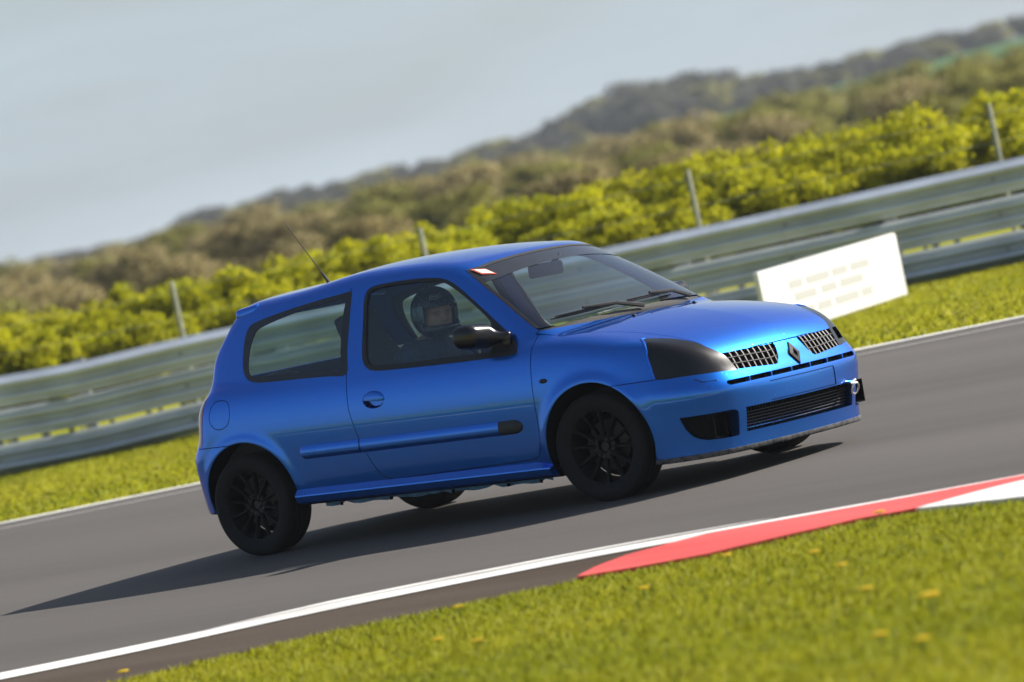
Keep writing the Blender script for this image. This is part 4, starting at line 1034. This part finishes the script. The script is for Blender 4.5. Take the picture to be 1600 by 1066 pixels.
sheet('run_off', near_asph + [tuple(p_) for p_ in (nlc + normals2(nlc) * 0.02)[::-1]], 0.004, asph2)
sheet('track', [tuple(p_) for p_ in nlc] + [tuple(p_) for p_ in (flc + normals2(flc) * 0.10)[::-1]], 0.0045, asph)
tag(ribbon('edge_line', nlc, -hw, hw, 0.009, white), 'white painted line along the near edge of the track', 'line')
sel = nlc[(nlc[:, 0] > 2.75) & (nlc[:, 0] < 5.2)]
k_ = np.linspace(0, 1, len(sel))
tag(ribbon('edge_line', sel, 0.20 + 0 * k_, 0.20 + 0.15 * np.minimum(1, k_ * 5) * (1 - k_) ** 0.7 + 0.004, 0.0085, white), 'second short white line painted alongside the near edge line', 'line')
tag(ribbon('edge_line', flc, -0.09, 0.09, 0.009, white), 'white painted line along the far edge of the track', 'line')
tag(ribbon('edge_line', flc, -0.86, -0.78, 0.009, white2), 'thin faded line inside the far edge line', 'line')
def slab(name, pts, h, m, label):
    q = []                                               # worn, slightly ragged outline
    for a, b in zip(pts, pts[1:] + pts[:1]):
        a, b = np.array(a), np.array(b); n = max(1, int(np.linalg.norm(b - a) / 0.06)); d = b - a; L_ = np.linalg.norm(d); nn_ = np.array([d[1], -d[0]]) / max(L_, 1e-6)
        for k in range(n): q.append(tuple(a + d * k / n + (nn_ * random.uniform(-0.004, 0.010) if k else 0)))
    pts = q
    bm = bmesh.new(); f_ = bm.faces.new([bm.verts.new((x, y, 0.0)) for x, y in pts])
    r = bmesh.ops.extrude_face_region(bm, geom=[f_]); bmesh.ops.translate(bm, vec=(0, 0, h), verts=[v for v in r['geom'] if isinstance(v, bmesh.types.BMVert)])
    o = bmobj(name, bm, m, smooth=False); return tag(o, label, 'kerb', kind='structure')
ku = nlc - normals2(nlc) * (hw + 0.012).reshape(-1, 1)
def kupper(x0, x1): return [tuple(p_) for p_ in ku if x0 <= p_[0] <= x1]
slab('kerb', [(5.03, -4.19), (5.3, -4.14), (5.6, -4.04), (5.82, -3.77), (6.02, -3.53), (6.26, -3.45), (6.33, -3.22), (6.40, -3.06), (6.50, -2.93)] + kupper(4.84, 6.50)[::-1] + [(4.84, -3.62), (4.92, -3.95)], 0.022, kred, 'red painted kerb section at the near track edge')
slab('kerb', [(6.27, -3.455), (6.6, -3.54), (6.9, -3.61), (7.5, -3.60), (8.4, -3.4)] + kupper(6.56, 8.3)[::-1] + [(6.515, -2.93), (6.41, -3.065), (6.34, -3.225)], 0.022, kwhite, 'white painted kerb section beyond the red one')
slab('kerb', [(8.41, -3.4), (9, -3.2), (11.0, -2.4)] + kupper(8.33, 11.0)[::-1], 0.022, kred, 'red painted kerb section beyond the white one')

def leaf_mat(name, cols, trans=0.35, rough=0.65):
    m, t, b = mat(name); setp(b, Roughness=rough); b.inputs['Specular IOR Level'].default_value = 0.3
    at = t.nodes.new('ShaderNodeAttribute'); at.attribute_name = 'tone'
    r = t.nodes.new('ShaderNodeValToRGB'); r.color_ramp.elements[0].color = (*cols[0], 1); r.color_ramp.elements[1].color = (*cols[-1], 1)
    for i, c in enumerate(cols[1:-1]):
        e = r.color_ramp.elements.new((i + 1) / (len(cols) - 1)); e.color = (*c, 1)
    t.links.new(at.outputs['Fac'], r.inputs[0]); t.links.new(r.outputs[0], b.inputs['Base Color'])
    tl = t.nodes.new('ShaderNodeBsdfTranslucent'); t.links.new(r.outputs[0], tl.inputs['Color'])
    mx = t.nodes.new('ShaderNodeMixShader'); mx.inputs[0].default_value = trans
    o = t.nodes['Material Output']; t.links.new(b.outputs[0], mx.inputs[1]); t.links.new(tl.outputs[0], mx.inputs[2]); t.links.new(mx.outputs[0], o.inputs[0])
    return m
def with_tone(me, tone):
    a = me.attributes.new('tone', 'FLOAT', 'POINT'); a.data.foreach_set('value', np.ascontiguousarray(tone, np.float32)); return me
def blades(P2, h, w, lean, m, name, tone):
    n = len(P2); a = rng.uniform(0, 2 * np.pi, n); d = np.stack([np.cos(a), np.sin(a)], 1); H = h * rng.uniform(0.5, 1.25, n); b = rng.uniform(0, 2 * np.pi, n); ln = lean * H * rng.uniform(0.2, 1.3, n)
    W_ = w * rng.uniform(0.6, 1.3, n)
    V_ = np.zeros((n, 3, 3)); V_[:, 0, :2] = P2 - d * W_[:, None]; V_[:, 1, :2] = P2 + d * W_[:, None]
    V_[:, 2, :2] = P2 + np.stack([np.cos(b), np.sin(b)], 1) * ln[:, None]; V_[:, 2, 2] = H
    nn_ = rng.normal(0, 0.12, (n, 3)) + np.array([0, 0, 1.0]); nn_ /= np.linalg.norm(nn_, axis=1, keepdims=True)
    me = npmesh(name, V_.reshape(-1, 3), np.arange(3 * n).reshape(n, 3), m, np.repeat(nn_, 3, 0))
    return with_tone(me, np.repeat(tone, 3))
def patchy(P, sc, seed):
    """smooth random field 0..1 for tufts and bare spots"""
    r_ = np.random.default_rng(seed); v = np.zeros(len(P))
    for k in range(9):
        f_ = sc * (1.6 ** (k / 1.5)); a = r_.uniform(0, 2 * np.pi); v += np.sin(P @ np.array([math.cos(a), math.sin(a)]) * f_ + r_.uniform(0, 6)) / (1 + 0.4 * k)
    v = (v - v.min()) / (v.max() - v.min()); return v
grass_m = leaf_mat('meadow grass', [(0.1215, 0.1757, 0.01), (0.2609, 0.2838, 0.012), (0.3676, 0.3584, 0.018), (0.4735, 0.417, 0.06)], 0.4)
def below_edge(P):  # outside the grass edge (towards the camera)
    return P[:, 1] < np.interp(P[:, 0], gedge[:, 0], gedge[:, 1]) + 0.025 - 0.07 * rng.uniform(0, 1, len(P)) ** 0.6
Pn = rng.uniform((1.0, -11.5), (12.5, -1.5), (620000, 2)); Pn = Pn[below_edge(Pn)]
rel = Pn - cam_pos[:2]; dpt = rel @ VF; lat = rel @ VR
Pn = Pn[(dpt > 12.5) & (np.abs(lat) < 0.165 * dpt + 0.6)]
tn = 0.25 + 0.5 * patchy(Pn, 1.1, 3) + rng.normal(0, 0.07, len(Pn))
tag(obj('grass', blades(Pn, 0.024, 0.0045, 0.9, grass_m, 'grass', np.clip(tn, 0, 1))), 'short mown grass on the near verge beside the kerb', 'grass', kind='stuff')
BA = np.array([-15.87, 12.31]); BD = np.array([0.8607, 0.5091]); BN = np.array([-0.5091, 0.8607])     # barrier line
sN = rng.uniform((-13, -13), (24, 3.5), (330000, 2)); Pf = BA + sN[:, :1] * BD + sN[:, 1:] * BN
fy = np.interp(Pf[:, 0], flc[:, 0], flc[:, 1]); Pf = Pf[Pf[:, 1] > fy + 0.18]
rel = Pf - cam_pos[:2]; Pf = Pf[np.abs(rel @ VR) < 0.15 * (rel @ VF) + 1]
tn = 0.25 + 0.5 * patchy(Pf, 0.8, 5) + rng.normal(0, 0.07, len(Pf))
tag(obj('grass', blades(Pf, 0.028, 0.010, 0.8, grass_m, 'grass', np.clip(tn, 0, 1))), 'grass strip between the far track edge and the barrier', 'grass', kind='stuff')
# dandelions
dy = simple('dandelion yellow', (0.72, 0.50, 0.01), 0.7); dg = simple('dandelion stalk', (0.08, 0.13, 0.02), 0.7)
bm = bmesh.new()
for k in range(26):
    t = k * 2.399; r = 0.004 + 0.0165 * math.sqrt(k / 26); bmesh.ops.create_cone(bm, cap_ends=True, segments=5, radius1=0.0035, radius2=0.005, depth=0.006, matrix=Matrix.Translation((r * math.cos(t), r * math.sin(t), 0.058 - 6 * r * r)))
dh = bpy.data.meshes.new('flower_head'); bm.to_mesh(dh); bm.free(); dh.materials.append(dy)
bm = bmesh.new(); tube(bm, [(0.004, 0, 0), (0.001, 0.002, 0.03), (0, 0, 0.056)], 0.0022, 5); ds = bpy.data.meshes.new('stalk'); bm.to_mesh(ds); bm.free(); ds.materials.append(dg)
for i, (x, y, lb) in enumerate([
        (5.07, -5.0, 'yellow dandelion in the grass just below the start of the red kerb'), (6.18, -6.18, 'yellow dandelion near the bottom edge, right one of a close pair'), (5.81, -5.98, 'yellow dandelion near the bottom edge, left one of a close pair'),
        (6.77, -4.85, 'yellow dandelion in the middle of the near verge, below the white kerb'), (6.3, -3.75, 'yellow dandelion growing closest to the red kerb edge'), (6.1, -4.53, 'yellow dandelion below the middle of the red kerb'),
        (7.98, -6.19, 'faint yellow dandelion left of the large one in the lower right verge'), (8.67, -6.79, 'largest yellow dandelion in the lower right of the near verge'), (9.2, -7.6, 'yellow dandelion in the bottom right corner of the verge'),
        (8.89, -7.39, 'yellow dandelion low in the verge, left of the bottom corner one'), (3.75, -5.62, 'yellow dandelion at the far left tip of the near grass'), (6.24, -5.25, 'yellow dandelion alone left of the verge centre'),
        (7.3, -5.4, 'yellow dandelion right of the verge centre'), (7.6, -4.4, 'yellow dandelion near the right picture edge below the white kerb')]):
    e_ = empty('dandelion', (x, y, 0.0)); e_.rotation_euler = (0, 0, i * 1.3); e_.scale = (1.5 if 'largest' in lb else 1.05,) * 3
    tag(e_, lb, 'flower', 'dandelions in the near verge')
    obj('flower_head', dh, e_); obj('stalk', ds, e_)

# ------------------------------------------------------------------ crash barrier, fence, board
galv = simple('galvanised steel', (0.60, 0.645, 0.70), 0.34, 0.45, var=0.16, scale=2.0)
galv2 = simple('dull galvanised post', (0.26, 0.27, 0.27), 0.6, 0.3, var=0.2, scale=5)
def bpt(s_, n_, z): p_ = BA + BD * s_ + BN * n_; return (p_[0], p_[1], z)
wprof = [(o_ * 1.3, z_ * 0.935) for o_, z_ in [(0.000, 0.0), (0.012, 0.010), (0.018, 0.030), (0.060, 0.055), (0.080, 0.072), (0.082, 0.090), (0.060, 0.112), (0.012, 0.138), (0.004, 0.155), (0.012, 0.172), (0.060, 0.198), (0.082, 0.220), (0.080, 0.238), (0.060, 0.255), (0.018, 0.280), (0.012, 0.300), (0.0, 0.310)]]
BAR = empty('crash_barrier', bpt(5, 0, 0)); tag(BAR, 'triple rail galvanised steel crash barrier on the far side of the track', 'barrier')
inv = Matrix.Translation(-Vector(bpt(5, 0, 0)))
def dent(s_, z):
    k = math.exp(-((s_ - 1.0) / 0.7) ** 2)
    return 0.03 * math.sin(s_ * 0.7) * 0.4 - 0.05 * k, -0.028 * k + 0.010 * math.sin(s_ * 0.45 + z * 3)
for ri, z0 in enumerate((0.012, 0.337, 0.662)):
    for s0 in np.arange(-16, 28, 4.0):
        V_, F_ = [], []; ss = np.linspace(s0, s0 + 3.996, 15); th = 0.0
        for s_ in ss:
            dn, dz = dent(s_, z0)
            for (o_, z) in wprof: V_.append(Vector(bpt(s_, -o_ + dn - th, z0 + z + dz)))
        k = len(wprof)
        for i in range(len(ss) - 1):
            for j in range(k - 1): F_.append((i * k + j, i * k + j + 1, (i + 1) * k + j + 1, (i + 1) * k + j))
        V_ = np.array([tuple(inv @ v) for v in V_])
        me = npmesh('rail', V_, np.array(F_), galv); o = obj('rail', me, BAR)
        sm = o.modifiers.new('thickness', 'SOLIDIFY'); sm.thickness = 0.004; sm.use_rim = False
bm = bmesh.new()
bmesh.ops.create_cone(bm, cap_ends=True, segments=8, radius1=0.022, radius2=0.016, depth=0.018, matrix=Matrix.Rotation(math.pi / 2, 4, 'X'))
bolt_me = bpy.data.meshes.new('bolt'); bm.to_mesh(bolt_me); bm.free(); bolt_me.materials.append(galv2)
for s_ in np.arange(-4, 16, 2.0):
    for z0 in (0.012, 0.337, 0.662):
        dn, dz = dent(s_, z0); o = obj('bolt', bolt_me, BAR); o.location = inv @ Vector(bpt(s_ + 0.03, -0.012 + dn, z0 + 0.145 + dz)); o.rotation_euler = (0, 0, math.atan2(BD[1], BD[0]))
bm = bmesh.new(); bm_box(bm, (0, 0, 0.48), (0.11, 0.006, 0.96)); bm_box(bm, (0.052, 0.03, 0.48), (0.006, 0.06, 0.96)); bm_box(bm, (-0.052, 0.03, 0.48), (0.006, 0.06, 0.96))
pm = bpy.data.meshes.new('post'); bm.to_mesh(pm); bm.free(); pm.materials.append(galv2)
bang = math.atan2(BD[1], BD[0])
for s_ in np.arange(-15, 28, 2.0):
    o = obj('post', pm, BAR); o.location = inv @ Vector(bpt(s_, 0.05, 0)); o.rotation_euler = (0, 0, bang)
# post and wire fence behind the barrier
FEN = empty('wire_fence', bpt(5, 1.0, 0)); tag(FEN, 'low wire fence with pale grey posts just behind the barrier', 'fence')
inv = Matrix.Translation(-Vector(bpt(5, 1.0, 0)))
fpost = simple('weathered grey post', (0.24, 0.25, 0.17), 0.8, var=0.2, scale=12)
for k, s_ in enumerate([-9.4, -6.6, -3.8, -0.95, 1.85, 4.40, 7.10, 10.07, 12.9, 15.7, 18.5]):
    bm = bmesh.new(); bm_box(bm, (0, 0, 0.75), (0.04, 0.04, 1.50), 0.006)
    bmesh.ops.translate(bm, vec=inv @ Vector(bpt(s_, 1.0, 0)), verts=bm.verts); bmobj('post', bm, fpost, FEN)
for z in (0.55, 0.85, 1.15, 1.42):
    bm = bmesh.new(); tube(bm, [inv @ Vector(bpt(s_, 0.95, z - 0.015 * abs(math.sin(s_ * 1.1)))) for s_ in np.arange(-9.4, 18.6, 0.4)], 0.002, 4); bmobj('wire', bm, galv2, FEN)
# white advertising board standing in the verge
b0, b1 = np.array([-5.77, 11.60]), np.array([-6.68, 14.88]); bd = b1 - b0; bl = np.linalg.norm(bd); bd /= bl; bn = np.array([-bd[1], bd[0]])
BRD = empty('advertising_board', (*b0, 0)); BRD.rotation_euler = (0, 0, math.atan2(bd[1], bd[0]))
tag(BRD, 'long white board with faint grey print standing in front of the barrier', 'board')
bm = bmesh.new(); bm_box(bm, (bl / 2, 0, 0.295), (bl, 0.05, 0.56), 0.02); bmobj('panel', bm, simple('white board', (0.68, 0.68, 0.67), 0.6, var=0.05, scale=2), BRD)
for x in (0.5, bl - 0.5):
    bm = bmesh.new(); bm_box(bm, (x, 0.12, 0.06), (0.05, 0.24, 0.12), 0.01); bmobj('foot', bm, galv2, BRD)
pg = simple('pale grey board print', (0.40, 0.40, 0.40), 0.7)
def strokes(x0, z0, h, segs):
    for (a, b, c, d) in segs:
        bm = bmesh.new(); bm_box(bm, (x0 + (a + c) / 2, -0.0265, z0 + (b + d) / 2), (abs(c - a), 0.003, abs(d - b))); bmobj('print_mark', bm, pg, BRD, smooth=False)
for z0, bars in ((0.36, ((0.62, 0.95), (1.02, 1.60), (1.66, 2.05), (2.12, 2.60))), (0.25, ((0.70, 1.22), (1.34, 1.72), (1.80, 2.38))), (0.12, ((0.66, 1.10), (1.18, 1.52), (1.60, 2.20), (2.27, 2.55)))):
    for a, b in bars:                                    # print too blurred to read in the photograph: plain grey bars
        strokes(0.0, z0, 0.05, [(a, 0.0, b, 0.075)])

# ------------------------------------------------------------------ vegetation
def leaves(C, size, aspect=0.6, up=0.0):
    n = len(C); u = rng.normal(size=(n, 3)); u[:, 2] += up; u /= np.linalg.norm(u, axis=1, keepdims=True)
    w = np.cross(u, rng.normal(size=(n, 3))); w /= np.linalg.norm(w, axis=1, keepdims=True)
    s_ = (size * rng.uniform(0.6, 1.3, n))[:, None]
    V_ = np.stack([C - u * s_, C - w * s_ * aspect, C + u * s_, C + w * s_ * aspect], 1)
    return V_.reshape(-1, 3), np.arange(4 * n).reshape(n, 4)
def crown_points(n, rx, ry, rz, zc, clumps, seed, cl=0.28):
    r_ = np.random.default_rng(seed)
    d = r_.normal(size=(clumps, 3)); d /= np.linalg.norm(d, axis=1, keepdims=True); d[:, 2] = np.where(d[:, 2] < -0.55, -d[:, 2], d[:, 2])
    c = d * (r_.uniform(0.35, 0.95, clumps) ** 0.6)[:, None] * np.array([rx, ry, rz]) + np.array([0, 0, zc])
    k = r_.integers(0, clumps, n); q = r_.normal(size=(n, 3)); q /= np.linalg.norm(q, axis=1, keepdims=True); q *= (r_.uniform(0.2, 1, n) ** 0.45)[:, None]
    sc = r_.uniform(0.7, 1.3, clumps)[k][:, None] * cl * np.array([rx, ry, rz * 0.9])
    P_ = c[k] + q * sc; P_[:, 2] = np.maximum(P_[:, 2], 0.03)
    return P_, k, c, r_.uniform(-0.18, 0.18, clumps)[k]
def plant_meshes(name, n, rx, ry, rz, zc, clumps, seed, leaf, lm, bark, trunk_r, cl=0.28, aspect=0.6, twig=0):
    P_, k, c, ct = crown_points(n, rx, ry, rz, zc, clumps, seed, cl)
    V_, F_ = leaves(P_, leaf, aspect)
    tone = np.clip(0.5 + 0.6 * ct + rng.normal(0, 0.12, n), 0, 1)
    nn_ = (P_ - np.array([0, 0, zc * 0.55])) / np.array([rx, ry, rz]); nn_ /= np.maximum(np.linalg.norm(nn_, axis=1, keepdims=True), 1e-6)
    nc = P_ - c[k]; nc /= np.maximum(np.linalg.norm(nc, axis=1, keepdims=True), 1e-6)
    nn_ = nn_ + np.array([0, 0, 0.5]) + 0.35 * nc + rng.normal(0, 0.3, nn_.shape); nn_ /= np.linalg.norm(nn_, axis=1, keepdims=True)
    fo = with_tone(npmesh(name + '_crown', V_, F_, lm, np.repeat(nn_, 4, 0)), np.repeat(tone, 4))
    bm = bmesh.new(); r_ = random.Random(seed); top = Vector((0.05 * rx, 0, zc))
    tube(bm, [(0, 0, 0), (0.03 * rx, 0.02, zc * 0.5), top], [trunk_r, trunk_r * 0.75, trunk_r * 0.4], 7)
    for i in range(min(len(c), 14 + twig)):
        h = r_.uniform(0.15, 0.9); s0 = Vector((0.03 * rx * h, 0, zc * h)); e = Vector(c[i % len(c)])
        tube(bm, [s0, s0.lerp(e, 0.5) + Vector((0, 0, 0.06 * rz)), e], [trunk_r * 0.45, trunk_r * 0.25, trunk_r * 0.08], 5)
    tm = bpy.data.meshes.new(name + '_trunk'); bm.to_mesh(tm); bm.free(); tm.materials.append(bark)
    return fo, tm
bark = simple('brown bark', (0.10, 0.075, 0.055), 0.9, var=0.3, scale=8)
hedge_l = leaf_mat('yellow green hedge leaf', [(0.1259, 0.1657, 0.0078), (0.3223, 0.3493, 0.0094), (0.5373, 0.514, 0.0109), (0.8065, 0.6975, 0.014)], 0.55)
scrub_l = leaf_mat('brown budding scrub', [(0.2064, 0.1728, 0.0759), (0.318, 0.2616, 0.1081), (0.414, 0.3384, 0.1391)], 0.3)
olive_l = leaf_mat('olive spring leaf', [(0.1524, 0.1584, 0.0341), (0.2556, 0.2484, 0.0484), (0.3444, 0.318, 0.0726)], 0.3)
dark_l = leaf_mat('dark far tree leaf', [(0.0688, 0.0775, 0.05), (0.1063, 0.11, 0.0725), (0.1438, 0.1375, 0.0938)], 0.25)
def place(name, meshes, x, y, z, sc, rz, label, cat, group):
    e_ = empty(name, (x, y, z)); e_.scale = sc; e_.rotation_euler = (0, 0, rz); tag(e_, label, cat, group)
    a = obj('crown', meshes[0], e_); b = obj('trunk', meshes[1], e_); return e_
HS = [plant_meshes('hedge%d' % i, 19000, 0.85, 0.70, 0.70, 0.70, 110, 40 + i, 0.024, hedge_l, bark, 0.03, 0.19) for i in range(5)]
r2 = random.Random(5); cnt = 0
for row, (off, hgt) in enumerate(((3.6, 0.96), (5.4, 1.09), (7.4, 1.15))):
    for s_ in np.arange(-10 - row, 22 + row, 0.72):
        q = bpt(s_ + r2.uniform(-0.3, 0.3), off + r2.uniform(-0.4, 0.4), 0); h = hgt * (0.92 + 0.012 * s_ * 0.5) * r2.uniform(0.95, 1.06); cnt += 1
        place('hedge_shrub', HS[cnt % 5], q[0], q[1], -0.02, (r2.uniform(0.85, 1.1), r2.uniform(0.85, 1.1), h), r2.uniform(0, 6.3), 'bushy yellow green shrub in the hedge behind the barrier', 'shrub', 'hedge shrubs behind the barrier')
def vpt(d, lat): p_ = cam_pos[:2] + VF * d + VR * lat; return p_
SC = [plant_meshes('scrub%d' % i, 5200, 1.5, 1.4, 1.35, 1.55, 40, 60 + i, 0.085, m_, bark, 0.06, 0.30, 0.35, 8) for i, m_ in enumerate((scrub_l, scrub_l, olive_l, scrub_l, olive_l))]
def hill(d, lat):
    d = np.asarray(d, float); lat = np.asarray(lat, float)
    t = np.clip((d - 230) / 330, 0, 1); t = t * t * (3 - 2 * t); u = np.clip(lat / np.maximum(d, 1) / 0.11, -2.5, 2.5)
    return t * (4.6 + 0.9 * u + 1.4 * np.clip(u - 0.35, 0, 2)) + np.clip((d - 600) / 900, 0, 2) * 1.0 - 0.05
r2 = random.Random(9); cnt = 0
for d0, hh, sp in ((95, 0.62, 1.9), (125, 0.80, 2.0), (160, 0.98, 2.1), (205, 1.15, 2.4), (260, 1.2, 2.8)):
    w_ = 0.18 * d0
    for lat in np.arange(-w_, w_, sp):
        d = d0 + r2.uniform(-9, 9); la = lat + r2.uniform(-0.9, 0.9); p_ = vpt(d, la); cnt += 1; k = r2.choice((0, 1, 3))
        u = la / d / 0.11
        if r2.random() < 0.30 + 0.35 * (u > 0.55): k = r2.choice((2, 4))
        h = hh * r2.uniform(0.86, 1.06)
        place('scrub_tree', SC[k], p_[0], p_[1], float(hill(d, la)) if d > 230 else 0.0, (h * r2.uniform(1.1, 1.5),) * 2 + (h,), r2.uniform(0, 6.3),
              'brown budding scrub tree in the belt beyond the hedge' if k in (0, 1, 3) else 'olive green scrub tree in the belt beyond the hedge', 'tree', 'scrub trees beyond the hedge')
field = ground_mat('hill grass', [(0.075, 0.085, 0.03), (0.10, 0.10, 0.045), (0.115, 0.105, 0.06)], 0.02, None, 0.95, 0.2, 0.6)
dd, ll = np.meshgrid(np.linspace(225, 2600, 120), np.linspace(-1.1, 1.1, 90), indexing='ij')
LL = ll * dd * 0.6; pp = cam_pos[:2] + dd[..., None] * VF + LL[..., None] * VR
V_ = np.c_[pp.reshape(-1, 2), hill(dd, LL).ravel() ]; k = 90; i, j = np.meshgrid(np.arange(119), np.arange(89), indexing='ij'); i = i.ravel(); j = j.ravel()
F_ = np.stack([i * k + j, i * k + j + 1, (i + 1) * k + j + 1, (i + 1) * k + j], 1)
tag(obj('hill', npmesh('hill', V_, F_, field)), kind='structure')
def field_patch(name, d0, d1, l0, l1, m, lift=0.12):
    dd, ll = np.meshgrid(np.linspace(d0, d1, 24), np.linspace(l0, l1, 40), indexing='ij'); LL = ll * dd * 0.11; pp = cam_pos[:2] + dd[..., None] * VF + LL[..., None] * VR
    V_ = np.c_[pp.reshape(-1, 2), hill(dd, LL).ravel() + lift]; k = 40; i, j = np.meshgrid(np.arange(23), np.arange(39), indexing='ij'); i = i.ravel(); j = j.ravel()
    return tag(obj(name, npmesh(name, V_, np.stack([i * k + j, i * k + j + 1, (i + 1) * k + j + 1, (i + 1) * k + j], 1), m)), kind='structure')
field_patch('field', 430, 560, 0.30, 2.2, ground_mat('green crop', [(0.055, 0.115, 0.045), (0.075, 0.140, 0.055)], 0.05, None, 0.95, 0.2, 0.8))
field_patch('field', 430, 545, -0.6, 0.25, ground_mat('ploughed soil', [(0.19, 0.115, 0.07), (0.24, 0.15, 0.10)], 0.05, None, 0.95, 0.2, 0.8))
DT = [plant_meshes('far%d' % i, 4200, 3.6, 3.4, 2.7, 2.5, 40, 90 + i, 0.26, m_, bark, 0.22, 0.30, 0.6, 4) for i, m_ in enumerate((dark_l, dark_l, olive_l, dark_l))]
r2 = random.Random(21); cnt = 0
for d0, sp, hh in ((562, 3.6, 0.42), (585, 3.8, 0.70), (620, 4.2, 0.95)):
    w_ = 0.18 * d0
    for lat in np.arange(-w_, w_, sp):
        d = d0 + r2.uniform(-8, 8); la = lat + r2.uniform(-1.6, 1.6); u = la / d / 0.11; p_ = vpt(d, la); cnt += 1
        h = hh * r2.uniform(0.88, 1.06) * (0.85 + 0.75 * math.exp(-((u - 0.42) / 0.16) ** 2) - 0.25 * (u < -0.55))
        k = cnt % 4
        place('far_tree', DT[k], p_[0], p_[1], float(hill(d, la)) - 0.1, (h * r2.uniform(1.0, 1.35),) * 2 + (h,), r2.uniform(0, 6.3), 'dark distant tree on the skyline' if k != 2 else 'olive distant tree on the skyline', 'tree', 'distant trees on the skyline')

# ------------------------------------------------------------------ haze
hz = simple('air haze', (1, 1, 1)); t = hz.node_tree; t.nodes.clear(); o = t.nodes.new('ShaderNodeOutputMaterial'); pv = t.nodes.new('ShaderNodeVolumePrincipled')
pv.inputs['Color'].default_value = (0.86, 0.92, 1.0, 1); pv.inputs['Density'].default_value = 0.00026; pv.inputs['Anisotropy'].default_value = 0.2
t.links.new(pv.outputs[0], o.inputs['Volume'])
bm = bmesh.new(); bm_box(bm, (0, 0, 7.5), (6300, 6300, 19)); tag(bmobj('haze', bm, hz, smooth=False), kind='stuff')
